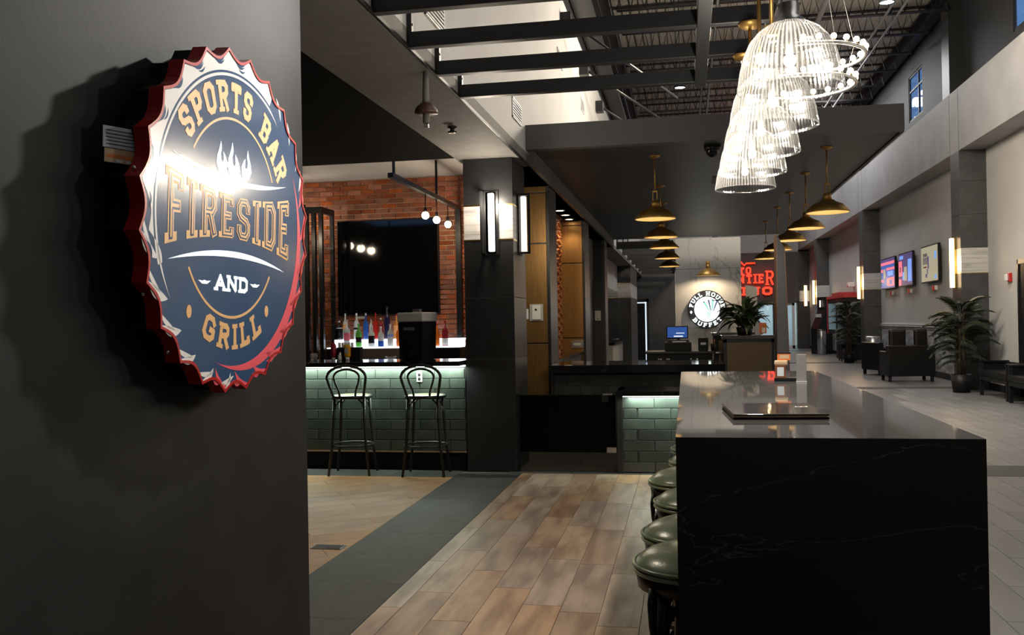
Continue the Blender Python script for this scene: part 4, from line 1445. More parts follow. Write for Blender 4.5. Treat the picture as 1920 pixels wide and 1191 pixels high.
# ---- ribbed glass domes over the island
def make_dome():
    t = thing('glass_pendant', 'x', 'pendant lamp', (0, 0, 0))
    prof = [(.176, 0), (.178, .012), (.174, .03), (.168, .07), (.156, .12), (.134, .17), (.104, .205), (.068, .228), (.034, .238)]
    MB().lathe(prof, 132, rib=.016, smooth=False, alt=1).build('glass_shade', ['dome', 'dome_rib'], t)
    rr = [(.178 * math.cos(2 * PI * i / 48), .178 * math.sin(2 * PI * i / 48), .002) for i in range(48)]
    MB().tube(rr, .0035, 6, closed=True).build('rim', 'dome', t)
    MB().lathe([(.05, .226), (.05, .246), (.036, .256), (.036, .30), (.001, .30)], 20).build('cap', 'steel', t)
    MB().box(.022, .03, -.022, .022, .27, .39).box(-.03, -.022, -.022, .022, .27, .39).cyl((-.04, 0, .30), (.04, 0, .30), .006, n=8).build('yoke', 'steel', t)
    MB().box(-.03, .03, -.018, .018, .38, .42).build('yoke_bridge', 'brass', t)
    MB().cyl((0, 0, .41), (0, 0, .80), .009, n=8).build('rod', 'brass', t)
    MB().lathe([(.001, .819), (.062, .819), (.062, .812), (.05, .795), (.012, .785), (.001, .785)], 24).build('canopy', 'brass', t)
    MB().ball((0, 0, .105), .022, 14).build('bulb', 'bulb_dome', t)
    MB().cyl((0, 0, .13), (0, 0, .23), .018, n=10).build('socket', 'steel', t)
    return t


d0 = make_dome()
dn = ['nearest and largest ribbed glass dome pendant in the row over the island', 'second ribbed glass dome pendant from the near end of the row over the island', 'middle ribbed glass dome pendant of the row over the island',
      'fourth ribbed glass dome pendant from the near end of the row over the island', 'farthest and smallest ribbed glass dome pendant in the row over the island']
for i, y in enumerate((3.30, 3.92, 4.53, 5.13, 5.74)):
    o = d0 if i == 0 else copy_tree(d0)
    o.location = (.372, y, 2.24)
    o['label'] = dn[i]
    o['group'] = 'ribbed glass dome pendants over the island'
    lamp('dome_light', 'POINT', (.372, y, 2.325), 46, (1, .90, .76), size=.035)

# ---- brass barn pendants under the dropped ceiling
def make_barn(drop):
    t = thing('brass_pendant', 'x', 'pendant lamp', (0, 0, 0))
    MB().lathe([(.215, .0), (.222, .003), (.222, .012), (.155, .085), (.085, .115), (.060, .135), (.001, .14)], 36).build('shade', 'brass', t)
    MB().lathe([(.214, .002), (.150, .078), (.080, .106), (.001, .112)], 36).build('shade_lining', 'brass_in', t)
    MB().cyl((0, 0, .135), (0, 0, .20), .045, .038, n=18).build('neck', 'brass', t)
    MB().box(.018, .026, -.02, .02, .19, .30).box(-.026, -.018, -.02, .02, .19, .30).box(-.026, .026, -.02, .02, .29, .305).build('yoke', 'brass', t)
    MB().cyl((0, 0, .30), (0, 0, drop - .02), .008, n=8).build('rod', 'brass', t)
    MB().lathe([(.001, drop), (.06, drop), (.06, drop - .008), (.02, drop - .03), (.001, drop - .03)], 20).build('canopy', 'brass', t)
    MB().ball((0, 0, .065), .03, 12).build('bulb', 'bulb_warm', t)
    return t


bn = make_barn(.685)
row = [(-.30, y) for y in (9.95, 12.2, 14.0, 16.4, 18.9)] + [(1.47, y) for y in (9.95, 11.65, 13.4, 15.15, 17.3)]
nm = ['first', 'second', 'third', 'fourth', 'fifth']
for i, (x, y) in enumerate(row):
    o = bn if i == 0 else copy_tree(bn)
    o.location = (x, y, 2.535)
    if i < 5:
        o['label'] = nm[i] + ' brass barn pendant counted from the header, in the row before the buffet sign wall'
        o['group'] = 'brass pendants in the row along the rear counter'
    else:
        o['label'] = nm[i - 5] + ' brass barn pendant counted from the header, in the row along the open hall'
        o['group'] = 'brass pendants in the row along the hall'
    lamp('barn_light', 'POINT', (x, y, 2.572), 16, (1, .80, .52), size=.02)
# barn lamp on the marble wall above the round sign
wl = thing('wall_barn_lamp', 'brass barn lamp on a bracket above the round buffet sign', 'wall lamp', (.53, 21.62, 2.46))
MB().lathe([(.265, .0), (.275, .003), (.275, .012), (.19, .105), (.105, .14), (.07, .17), (.001, .175)], 36).build('shade', 'brass', wl)
MB().lathe([(.264, .002), (.186, .097), (.10, .13), (.001, .138)], 36).build('shade_lining', 'brass_in', wl)
MB().cyl((0, 0, .16), (0, 0, .26), .05, .04, n=16).build('neck', 'brass', wl)
MB().tube([(0, 0, .25), (0, .02, .31), (0, .12, .35), (0, .25, .33), (0, .345, .30)], .018, 8).build('bracket_arm', 'brass', wl)
MB().cyl((0, .34, .30), (0, .358, .30), .06, n=18).build('wall_plate', 'brass', wl)
MB().ball((0, 0, .06), .035, 12).build('bulb', 'bulb_warm', wl)
lamp('barn_wall_light', 'SPOT', (.53, 21.60, 2.52), 210, (1, .78, .52), (R(-6), 0, 0), size=.04, angle=165, blend=.4)

# ---- two-tier chandelier ring
chd = thing('ring_chandelier', 'two-ring chandelier set with glowing bare bulbs under the high ceiling', 'chandelier', (1.77, 14.0, 4.84))
ringp = lambda r, z, n=64: [(r * math.cos(2 * PI * i / n), r * math.sin(2 * PI * i / n), z) for i in range(n)]
MB().tube(ringp(.86, .40), .028, 8, closed=True).build('upper_ring', 'steel', chd)
MB().tube(ringp(.72, .0), .028, 8, closed=True).build('lower_ring', 'steel', chd)
bu = MB().ball((0, 0, 0), .042, 12).mesh('bulb', ['bulb_warm'])
sc_ = MB().cyl((0, 0, -.06), (0, 0, -.02), .016, n=8).mesh('socket', ['brass'])
for r, z, n in ((.86, .40, 26), (.72, .0, 20)):
    for i in range(n):
        a = 2 * PI * i / n
        put(bu, 'bulb', chd, (r * math.cos(a), r * math.sin(a), z + .085))
        put(sc_, 'socket', chd, (r * math.cos(a), r * math.sin(a), z + .085))
rods = MB()
for k in range(4):
    a = PI / 4 + k * PI / 2
    rods.cyl((.86 * math.cos(a), .86 * math.sin(a), .4), (.10 * math.cos(a), .10 * math.sin(a), 3.7), .003, n=5)
    rods.cyl((.72 * math.cos(a), .72 * math.sin(a), .0), (.86 * math.cos(a), .86 * math.sin(a), .4), .005, n=5)
rods.build('suspension_rod', 'black_metal', chd)
lamp('chandelier_light', 'POINT', (1.77, 14.0, 5.25), 1400, (1, .87, .70), size=.5)

# ---- cylinder spotlights of the high ceiling
def cyl_spot(x, y, z, e, label):
    t = thing('cylinder_spotlight', label, 'ceiling lamp', (x, y, z))
    MB().lathe([(.11, 0), (.125, 0), (.125, .34), (.001, .34)], 20).build('housing', 'black_metal', t)
    MB().lathe([(.001, .012), (.11, .012)], 20).build('lens', 'spot_blue', t)
    MB().cyl((0, 0, .33), (0, 0, 8.6 - z), .012, n=6).build('stem', 'black_metal', t)
    lamp('spot_light', 'SPOT', (x, y, z - .03), e, (.88, .94, 1), (0, 0, 0), size=.11, angle=100)


cyl_spot(3.28, 15.6, 6.5, 520, 'black cylinder spotlight with blue-white lens high over the hall above the chandelier')
cyl_spot(-.03, 20.25, 6.5, 300, 'black cylinder spotlight with blue-white lens seen behind the pergola beams')

# ---- wall boxes with tie rods, grilles on the white upper wall
for (y, z, lab) in ((12.15, 5.47, 'black wall box with tie rod highest on the white upper wall'), (14.3, 5.40, 'middle black wall box with tie rod on the white upper wall'),
                    (16.95, 5.42, 'black wall box with tie rod just above the dark header')):
    t = thing('tie_rod_anchor', lab, 'bracket', (XB, y, z))
    MB().box(.002, .14, -.10, .10, -.10, .10, c=.01).build('anchor_box', 'black_metal', t)
    MB().tube([(.10, 0, 0), (.9, 1.2, -.35), (1.5, 2.1, -.62)], .022, 6).build('tie_rod', 'black_metal', t)
for (y, lab) in ((5.72, 'louvred wall grille nearest, between the first two pergola beams'), (8.65, 'louvred wall grille on the white wall beside the dark header'),
                 (11.9, 'louvred wall grille on the white upper wall above the third beam'), (14.6, 'farthest louvred wall grille on the white upper wall above the header')):
    z = 3.48 if y < 10 else 4.9
    t = thing('wall_grille', lab, 'grille', (XB, y, z))
    hw, hh = .23, .095
    MB().box(0, .012, -hw, hw, -hh, -hh + .012).box(0, .012, -hw, hw, hh - .012, hh).box(0, .012, -hw, -hw + .012, -hh, hh).box(0, .012, hw - .012, hw, -hh, hh).build('grille_frame', 'whiteplastic', t)
    MB().box(0, .003, -hw + .012, hw - .012, -hh + .012, hh - .012).build('grille_back', 'black', t)
    for k in range(6):
        zz = -hh + .022 + k * .027
        MB().box(.003, .011, -hw + .012, hw - .012, zz, zz + .011).build('louvre', 'lightgrey', t)

# ---- soffit and ceiling devices
t = thing('pendant_detector', 'grey drop-stem ceiling sprinkler with wide dish hanging from the soffit', 'sprinkler', (-1.60, 5.62, 2.76))
MB().cyl((0, 0, .09), (0, 0, .30), .024, .016, n=14).build('stem', 'soffit', t)
MB().lathe([(.001, .10), (.03, .10), (.066, .07), (.074, .045), (.074, .03), (.001, .03)], 24).build('dish', 'dish_brown', t)
MB().cyl((0, 0, -.03), (0, 0, .03), .022, n=12).build('sprinkler_body', 'soffit', t)
MB().box(-.014, .014, -.004, .004, -.055, -.03).lathe([(.001, -.058), (.018, -.058), (.018, -.055), (.001, -.055)], 10).build('deflector', 'steel', t)
t = thing('ceiling_sprinkler', 'small dark flush sprinkler on the soffit left of the header corner', 'sprinkler', (-1.846, 7.25, 3.06))
MB().lathe([(.001, 0), (.04, 0), (.036, -.012), (.018, -.016), (.018, -.035), (.036, -.04), (.036, -.05), (.001, -.05)], 18).build('sprinkler_body', 'black_metal', t)
t = thing('dome_camera', 'black dome security camera on the dropped ceiling behind the header', 'camera', (.30, 9.55, 3.22))
MB().lathe([(.001, 0), (.085, 0), (.085, -.04), (.07, -.05), (.001, -.05)], 24).build('camera_base', 'black_metal', t)
MB().lathe([(.066, -.05), (.06, -.085), (.035, -.11), (.001, -.118)], 20).build('camera_dome', 'black_gloss', t)
for k, (x, y) in enumerate(((-1.757, 13.1), (-1.751, 13.68), (-1.769, 14.27), (-1.763, 14.9))):
    t = thing('downlight', nm[k] + ' recessed downlight of four in the soffit over the orange alcove', 'ceiling lamp', (x, y, ZS), 0, 'four downlights over the alcove')
    MB().lathe([(.075, 0), (.075, -.008), (.055, -.008), (.055, 0)], 20).build('trim_ring', 'whiteplastic', t)
    MB().lathe([(.001, -.004), (.056, -.004)], 20).build('lens', 'bulb_warm', t)
    lamp('downlight_lamp', 'SPOT', (x, y, ZS - .03), 40, (1, .78, .5), (0, 0, 0), size=.05, angle=110)
t = thing('air_slot', 'thin dark slot diffuser on the dropped ceiling between the pendant rows', 'vent', (.42, 11.9, 3.22))
MB().box(-.06, .06, -.3, .3, -.008, 0).build('slot_frame', 'black', t)

# ---- sconces
def sconce(x, y, z, rz, h, lab, mat_, group=None, e=20, col=(1, .9, .75)):
    t = thing('wall_sconce', lab, 'wall lamp', (x, y, z), rz, group)
    MB().box(-.05, .05, -.02, .0, -h / 2, h / 2).build('back_plate', 'black_metal', t)
    fr_ = MB()
    fr_.box(-.085, -.060, -.125, -.105, -h / 2, h / 2)
    fr_.box(-.085, -.060, -.105, .0, h / 2 - .02, h / 2).box(-.085, -.060, -.105, 0, -h / 2, -h / 2 + .02)
    fr_.box(-.090, .075, -.02, 0, -h / 2 - .01, h / 2 + .01)
    fr_.build('frame', 'black_metal', t)
    MB().box(-.018, .042, -.075, -.02, -h / 2 + .016, h / 2 - .016, c=.012).build('light_tube', mat_, t)
    return t


sconce(-1.845, 8.72, 2.425, 0, .60, 'vertical black sconce with white tube on the front of the dark pillar', 'tube_white')
sconce(-1.63, 9.05, 2.435, R(90), .60, 'vertical black sconce with open frame on the side of the dark pillar', 'tube_white')
lamp('sconce_light', 'AREA', (-1.50, 9.25, 2.44), 10, (1, .86, .66), (R(60), 0, R(20)), .08, .5)
lamp('sconce_light', 'POINT', (-1.83, 8.52, 2.60), 26, (1, .86, .70), size=.08)
for y, lab in ((19.45, 'nearest tall warm glowing sconce bar on a right-hand pillar beside the screens'), (29.4, 'warm glowing sconce bar on the pillar behind the screens'), (39.4, 'third warm sconce bar on the pillar by the kiosk')):
    t = thing('pillar_sconce', lab, 'wall lamp', (5.28, y, 2.48))
    MB().box(-.035, 0, -.05, .05, -.50, .50).build('back_plate', 'gold_trim', t)
    MB().box(-.11, -.035, -.038, .038, -.49, .49, c=.016).build('light_tube', 'tube_warm', t)
    lamp('sconce_light', 'POINT', (5.10, y, 2.48), 30, (1, .66, .36), size=.15)
t = thing('pillar_sconce', 'farthest warm sconce bar on the back pier right of the brick wall', 'wall lamp', (5.58, 45.0, 2.48))
MB().box(-.08, .08, -.03, 0, -.50, .50).build('back_plate', 'gold_trim', t)
MB().box(-.06, .06, -.09, -.03, -.48, .48, c=.016).build('light_tube', 'tube_warm', t)

# ---- devices on the left piers
t = thing('wall_controller', 'white rounded wall controller in a grey guard on the first gold panel', 'switch', (-1.735, 10.676, 1.565))
MB().box(-.075, .085, -.02, 0, -.10, .10, c=.005).build('guard', 'grey_plastic', t)
MB().box(-.045, .06, -.045, -.02, -.085, .085, c=.015).build('casing', 'whiteplastic', t)
MB().box(-.008, .016, -.047, -.045, .02, .045).build('display', 'black', t)
t = thing('switch_plate', 'small white switch plate left of the wall controller on the gold panel', 'switch', (-1.86, 10.676, 1.55))
MB().box(-.035, .035, -.008, 0, -.06, .06, c=.003).build('plate', 'whiteplastic', t)
MB().box(-.01, .01, -.014, -.008, -.02, .02).build('rocker', 'whiteplastic', t)
t = thing('card_reader', 'small white card reader on the dark panel past the second gold pier', 'switch', (-1.72, 18.245, 1.56))
MB().box(-.06, .06, -.03, 0, -.10, .10, c=.01).build('casing', 'whiteplastic', t)
MB().box(-.012, .012, -.032, -.03, -.07, -.05).build('sensor', 'black', t)
t = thing('outlet', 'steel outlet plate low on the second gold panel', 'outlet', (-1.70, 14.494, 1.09))
MB().box(-.10, .10, -.01, 0, -.06, .06, c=.003).build('plate', 'steel', t)
MB().box(-.06, .06, -.012, -.01, -.02, .02).build('socket', 'grey_plastic', t)

# ---- round buffet sign on the marble wall
bs = thing('buffet_sign', 'round glowing white and dark buffet sign with a card-hand emblem on marble wall', 'sign', (.495, 21.98, 1.685))
BF = lambda u, v, d: (u, -d, v)
cir = lambda r, n=48: [(r * math.cos(2 * PI * i / n), r * math.sin(2 * PI * i / n)) for i in range(n)]
MB().prism(cir(.445), 0, .10, BF).build('sign_can', 'black', bs)
MB().prism(cir(.292), .10, .106, BF).build('lit_face', 'sign_white', bs)
tx = lambda mb: mb.build('sign_letter', 'sign_white', bs)
up_fn = lambda u, v, d: BF(*pol(171 - math.degrees(u / .36), .320 + v), d)
text(tx, 'FULL', 0, R(63) * .36, 0, .098, .021, up_fn, .10, .108, gap=.34)
text(tx, 'HOUSE', R(78) * .36, R(165) * .36, 0, .098, .021, up_fn, .10, .108, gap=.34)
dn_fn = lambda u, v, d: BF(*pol(-145 + math.degrees(u / .36), .420 - v), d)
text(tx, 'BUFFET', 0, R(112) * .36, 0, .098, .021, dn_fn, .10, .108, gap=.34)
ds = MB()
for a in (190, -12):
    u, v = pol(a, .37)
    ds.prism([(u - .03, v), (u, v - .04), (u + .03, v), (u, v + .04)], .10, .107, BF)
ds.build('diamond', 'sign_white', bs)
em = MB()
em2 = MB()
for k, a in enumerate((118, 100, 84, 68)):
    c0 = Vector((.11, -.14))
    d = Vector((math.cos(R(a)), math.sin(R(a))))
    n_ = Vector((-d.y, d.x))
    p0, p1 = c0 + d * .10, c0 + d * .34
    (em if k % 2 else em2).prism([p0 + n_ * .012, p1 + n_ * .03, p1 - n_ * .012, p0 - n_ * .006], .106, .109, BF)
    em.prism([p1 + n_ * .034 + d * .03, p1 - n_ * .012 + d * .03, p1 - n_ * .012, p1 + n_ * .034], .106, .109, BF)
for k in range(4):
    em2.prism([(-.02 + k * .012, -.08 - k * .035), (.10, -.06 - k * .03), (.10, -.075 - k * .03), (-.02 + k * .012, -.10 - k * .035)], .106, .109, BF)
em.build('emblem', 'ink', bs)
em2.build('emblem', 'teal', bs)
lamp('buffet_glow', 'AREA', (.495, 21.80, 1.685), 2, (.9, .97, 1), (R(90), 0, 0), .8, .8)

# ---- red neon casino sign on the far brick wall
ns = thing('neon_sign', 'red glowing casino letters on the far dark brick wall', 'sign', (0, 45.0, 0))
NF = lambda u, v, d: (u, -d, v)


def neon_word(txt, x0, x1, y0, h, t, drop=None):
    tot = text_len(txt, .30)
    k = (x1 - x0) / tot
    x = x0
    for i, c in enumerate(txt):
        b = MB()
        hh, yy, wf = h, y0, 1
        if drop and i in drop:
            hh, yy, wf = h * 1.55, y0 - h * .22, 1.35
        letter(b, c, x, GL[c][0] * k * wf, yy, hh, t, NF, .04, .14, 0, True, 1)
        b.build('neon_letter', 'neon', ns)
        x += (GL[c][0] + .30) * k


neon_word('TO', 2.55, 3.10, 3.56, .34, .075)
neon_word('FRONTIER', 1.42, 4.04, 3.12, .44, .085, (7,))
neon_word('CASINO', .92, 4.06, 2.55, .40, .11)
fr_ = MB()
fr_.tube([(2.35, -.1, 4.05), (2.6, -.1, 4.20), (2.72, -.1, 4.05), (2.80, -.1, 3.98), (2.88, -.1, 4.08), (3.30, -.1, 4.08)], .045, 6)
fr_.build('flourish', 'neon', ns)
lamp('neon_glow', 'AREA', (3.0, 44.7, 3.3), 8, (1, .07, .04), (R(90), 0, 0), 2.6, 1.2)

# ---- host desk, planter and register
hd = thing('host_desk', 'bronze-panelled host desk with dark frame and plant on top beyond the island', 'desk', (.75, 11.5, 0))
MB().box(-.29, .29, 0, .55, .05, 1.20).build('body', 'black', hd)
MB().box(-.26, .27, -.015, 0, .06, 1.16).build('front_panel', 'bronze', hd)
MB().box(-.30, -.26, -.02, .0, 0, 1.2).box(.27, .30, -.02, .0, 0, 1.2).box(-.30, .30, -.02, 0, 1.16, 1.2).build('front_frame', 'black_metal', hd)
MB().box(-.32, .31, -.04, .58, 1.20, 1.245, c=.004).build('desktop', 'quartz_lit', hd)
hd2 = thing('side_counter', 'second bronze-sided counter partly behind the host desk', 'counter', (.60, 12.9, 0))
MB().box(-.22, .40, 0, .6, 0, 1.22).build('body', 'black', hd2)
MB().box(-.16, .38, -.012, 0, .75, 1.15).build('front_panel', 'bronze', hd2)
MB().box(-.25, .43, -.03, .63, 1.22, 1.26, c=.004).build('worktop', 'quartz_lit', hd2)
MB().box(-.20, .1, -.06, -.0, .98, 1.0).build('ledge', 'steel', hd2)


def leafy(loc, label):
    t = thing('potted_plant', label, 'plant', loc)
    MB().lathe([(.001, 0), (.085, 0), (.105, .10), (.095, .10), (.09, .085), (.001, .085)], 16).build('pot', 'black', t)
    lm = MB()
    seg = 6
    vs, fs = [], []
    for i in range(seg + 1):
        u = i / seg
        wd = .045 * math.sin(PI * min(1, .12 + u * .9)) ** .8 if 0 < i < seg else .004
        x = .30 * u
        z = .16 * u - .22 * u * u
        vs += [(x, -wd, z + .012), (x, 0, z), (x, wd, z + .012)]
    for i in range(seg):
        for j in range(2):
            a = i * 3 + j
            fs.append((a, a + 3, a + 4, a + 1))
    lm.add(vs, fs, 0, True)
    lme = lm.mesh('leaf', ['leaf'])
    stm = MB()
    for k in range(84):
        a = rnd.uniform(0, 2 * PI)
        tl = rnd.uniform(-1.0, .3)
        s = rnd.uniform(.62, .98)
        r0 = rnd.uniform(.02, .14)
        h = rnd.uniform(.10, .32)
        p = (r0 * math.cos(a), r0 * math.sin(a), h)
        put(lme, 'leaf', t, p, rot=(rnd.uniform(-.4, .4), tl, a), scale=(s, s, s))
        stm.tube([(0, 0, .07), (p[0] * .5, p[1] * .5, .07 + h * .6), p], .004, 4, caps=False)
    stm.build('stem', 'leaf', t)
    return t


leafy((.72, 11.75, 1.245), 'dark green leafy potted plant on the host desk before the buffet sign')
t = thing('promo_caddy', 'grey rounded caddy with orange promo card on the host desk beside the plant', 'caddy', (.885, 11.62, 1.245))
MB().prism([(-.05, 0), (.02, 0), (.025, .09), (.01, .14), (-.015, .155), (-.04, .14), (-.05, .09)], -.03, .03, NF).build('side_panel', 'lightgrey', t)
MB().box(.0, .085, -.04, -.03, .02, .15, 0).box(.03, .07, -.042, -.04, .03, .09, 1).build('promo_card', ['orange', 'whiteplastic'], t)
t = thing('grey_signboard', 'grey irregular tall signboard behind the host desk plant before the neon sign', 'sign', (.96, 13.9, 0))
MB().prism([(-.09, 1.1), (.09, 1.1), (.075, 1.60), (.085, 1.90), (.03, 1.925), (-.085, 1.945), (-.075, 1.55)], -.012, .012, NF).build('board', 'lightgrey', t)
MB().cyl((0, 0, 0), (0, 0, 1.15), .02, n=8).lathe([(.001, 0), (.16, 0), (.16, .02), (.001, .02)], 20).build('post', 'black_metal', t)
rg = thing('register_counter', 'black service counter under the cash register behind the rear counter', 'counter', (-.06, 12.3, 0))
MB().box(-.46, .40, 0, .6, 0, 1.0).build('body', 'black', rg)
MB().box(-.48, .42, -.03, .62, 1.0, 1.03, c=.004).build('worktop', 'tile_dark', rg)
kn = MB()
for x in (-.30, -.27, -.19, -.165, .12, .20):
    kn.cyl((x, -.03, .93), (x, 0, .93), .010, n=8)
kn.build('knob', 'steel', rg)
pr_ = thing('cash_register', 'black cash register with blue touch screen on the service counter', 'register', (-.06, 12.5, 1.031))
MB().box(-.22, .13, -.12, .25, 0, .115, c=.006).build('cash_drawer', 'black', pr_)
MB().box(-.18, .10, -.10, .2, .115, .15).build('base', 'black_metal', pr_)
MB().box(-.20, .09, -.02, .03, .165, .335, c=.006).build('monitor', 'black', pr_, rz=0)
MB().box(-.185, .075, -.024, -.02, .18, .322, 0).box(-.10, .02, -.0255, -.024, .19, .205, 1).box(-.07, .04, -.0255, -.024, .235, .245, 1).build('screen', ['screen_blue', 'screen_text'], pr_)
MB().box(-.06, -.02, .0, .06, .10, .18).build('stand', 'black', pr_)
MB().box(-.12, .06, -.11, -.10, .118, .135, 0).build('receipt_slot', 'paper', pr_)
t = thing('receipt_printer', 'black receipt printer beside the register monitor', 'printer', (.22, 12.52, 1.031))
MB().box(-.06, .07, -.08, .12, 0, .17, c=.008).build('printer_body', 'black', t)
MB().box(-.03, .04, -.085, -.08, .08, .11).build('paper_strip', 'paper', t)
t = thing('pen_cup', 'small dark cup of pens at the right end of the service counter', 'cup', (.355, 12.5, 1.031))
MB().lathe([(.001, 0), (.03, 0), (.034, .09), (.03, .09), (.027, .008), (.001, .008)], 12).build('cup', 'black', t)
MB().cyl((0, 0, .02), (.02, 0, .15), .004, n=5).cyl((-.01, .01, .02), (-.025, .01, .14), .004, n=5).build('pen', 'copper', t)

# slim totem beside the desk
tt = thing('slim_totem', 'tall slim grey metal totem with slanted top at the end of the island', 'totem', (.803, 8.2, 0))
MB().prism([(-.045, 0), (.05, 0), (.058, .9), (.052, 1.25), (.045, 1.62), (.034, 2.05), (-.026, 2.165), (-.030, 1.6), (-.042, 1.2)], -.10, .10, NF).build('totem_body', 'totem', tt)
MB().prism([(-.050, 0), (-.045, 0), (-.042, 1.2), (-.030, 1.6), (-.026, 2.165), (-.031, 2.165), (-.036, 1.6)], -.105, .105, NF).build('edge_strip', 'edge_neon_tint', tt)  # strips stand in for the orange reflection along the totem's edges
MB().prism([(.050, 0), (.056, 0), (.064, .9), (.058, 1.25), (.051, 1.62), (.040, 2.05), (.034, 2.05), (.045, 1.62), (.052, 1.25), (.058, .9)], -.105, .105, NF).build('edge_strip', 'edge_neon_tint', tt)
MB().lathe([(.001, 0), (.14, 0), (.14, .015), (.001, .015)], 20).build('base_plate', 'black_metal', tt)

# ---- screens on the right wall
def wall_screen(yc, w_, label, pieces, back):
    t = thing('wall_screen', label, 'television', (5.77, yc, 2.665))
    h = .88
    MB().box(-.11, -.05, -w_ / 2, w_ / 2, -h / 2, h / 2, c=.008).build('casing', 'black', t)
    MB().box(-.05, 0, -.3, .3, -.25, .25).build('wall_mount', 'black_metal', t)
    mb = MB()
    mats = [back]
    mb.box(-.114, -.111, -w_ / 2 + .03, w_ / 2 - .03, -h / 2 + .03, h / 2 - .03, 0)
    for k, (mt_, a, b, c, d) in enumerate(pieces):
        if mt_ not in mats:
            mats.append(mt_)
        # a..b from the reader's left to right, c..d from the bottom up, as shares of the picture
        ya, yb = w_ / 2 - .03 - a * (w_ - .06), w_ / 2 - .03 - b * (w_ - .06)
        mb.box(-.1155 - .0004 * k, -.114, min(ya, yb), max(ya, yb), -h / 2 + .03 + c * (h - .06), -h / 2 + .03 + d * (h - .06), mats.index(mt_))
    mb.build('screen', mats, t)
    MB().box(-.06, 0, -.22, -.04, -.62, -.52, 0).box(-.09, -.06, -.20, -.10, -.64, -.52, 1).build('cable_box', ['whiteplastic', 'red'], t)


wall_screen(27.5, 1.80, 'farthest of three wall screens showing a blue and pink picture', [
    ('screen_navy', 0, 1, .90, 1), ('screen_pink', 0, 1, .80, .89), ('screen_pink', .42, 1, .60, .68), ('screen_pink', .45, .62, .08, .32), ('screen_pink', .62, .98, .26, .34), ('screen_pink', .84, .98, .05, .34), ('screen_pink', .50, .84, .05, .10),
    ('screen_olive', .20, .34, .34, .66), ('screen_pink', .02, .16, .56, .66), ('screen_sky', .50, .9, .40, .56), ('screen_pink', .03, .2, .22, .30)], 'screen_blue')
wall_screen(25.38, 1.55, 'middle of three wall screens showing a dark blue picture', [
    ('screen_sky', .08, .36, .84, .95), ('screen_pink', .02, .26, .30, .78), ('screen_navy', .08, .18, .42, .60), ('screen_sky', .70, .96, .10, .80), ('screen_sky', .30, .44, .16, .42), ('screen_olive', .42, .62, .14, .58), ('screen_pink', .02, .2, .0, .2)], 'screen_navy')
wall_screen(22.98, 1.52, 'nearest of three wall screens showing a pale olive picture', [
    ('lightgrey', .10, .44, .50, .70), ('screen_navy', .40, .47, .36, .72), ('grey_plastic', .12, .38, .72, .82), ('red_lit', .14, .34, .40, .44), ('screen_navy', .36, .41, .22, .36), ('screen_navy', .26, .36, .12, .22), ('screen_sky', .82, .92, .62, .82), ('screen_sky', .82, .92, .06, .16)], 'screen_olive')
t = thing('fire_strobe', 'small white and red fire alarm strobe on the right wall', 'alarm', (5.77, 17.85, 2.11))
MB().box(-.05, 0, -.06, .06, -.08, .08, c=.008).build('casing', 'red', t)
MB().box(-.085, -.05, .0, .10, -.06, .06, c=.01).build('lens', 'whiteplastic', t)

# ---- palms
def frond_mesh(L, name):
    mb = MB()
    pts = []
    n = 10
    for i in range(n + 1):
        u = i / n
        pts.append(Vector((L * u * (1 - .12 * u), 0, L * (.55 * u - .95 * u * u))))
    mb.tube(pts, [.010 * (1 - .8 * i / n) + .001 for i in range(n + 1)], 4, caps=False)
    for i in range(2, n * 2 + 1):
        u = i / (n * 2)
        k = min(n - 1, int(u * n))
        p = pts[k].lerp(pts[k + 1], u * n - k)
        for sgn in (-1, 1):
            l = L * .34 * math.sin(PI * (.12 + .80 * u)) + .03
            d = Vector((.55, sgn * .9, -.30)).normalized()
            q = p + d * l + Vector((0, 0, -.25 * l))
            mid = p + d * l * .5
            wv = Vector((.016, -sgn * .006, 0))
            mb.add([p, mid + wv, q, mid - wv], [(0, 1, 2, 3)])
    return mb.mesh(name, ['leaf_palm'])


fm = frond_mesh(.62, 'frond')


def palm(loc, h, label, nf=44, s0=1.0):
    t = thing('potted_palm', label, 'plant', loc)
    MB().lathe([(.001, 0), (.15, 0), (.19, .34), (.17, .34), (.165, .30), (.001, .30)], 18).build('pot', 'black', t)
    tr = MB()
    for k in range(5):
        a = k * 1.257 + .4
        hh = h * (.60 + .085 * k)
        tr.tube([(.05 * math.cos(a), .05 * math.sin(a), .28), (.07 * math.cos(a), .07 * math.sin(a), hh * .6), (.06 * math.cos(a), .06 * math.sin(a), hh)], [.03, .026, .016], 7)
    tr.build('trunk', 'trunk', t)
    for k in range(nf):
        u = k / (nf - 1)
        z = h * (.30 + .60 * u ** .8)
        a = k * 2.399 + rnd.uniform(-.3, .3)
        s = s0 * rnd.uniform(.78, 1.08) * (.85 + .25 * math.sin(PI * u))
        put(fm, 'frond', t, (.05 * math.cos(a), .05 * math.sin(a), z), rot=(rnd.uniform(-.35, .35), rnd.uniform(-.85, -.1) * (.5 + u), a), scale=(s, s, s))
    return t


palm((5.04, 18.35, 0), 1.72, 'large dark potted palm against the near right-hand pillar beside the benches', 52, .88)
palm((5.05, 30.35, 0), 1.95, 'farther tall potted palm beside the red-topped machine', 44, .85)

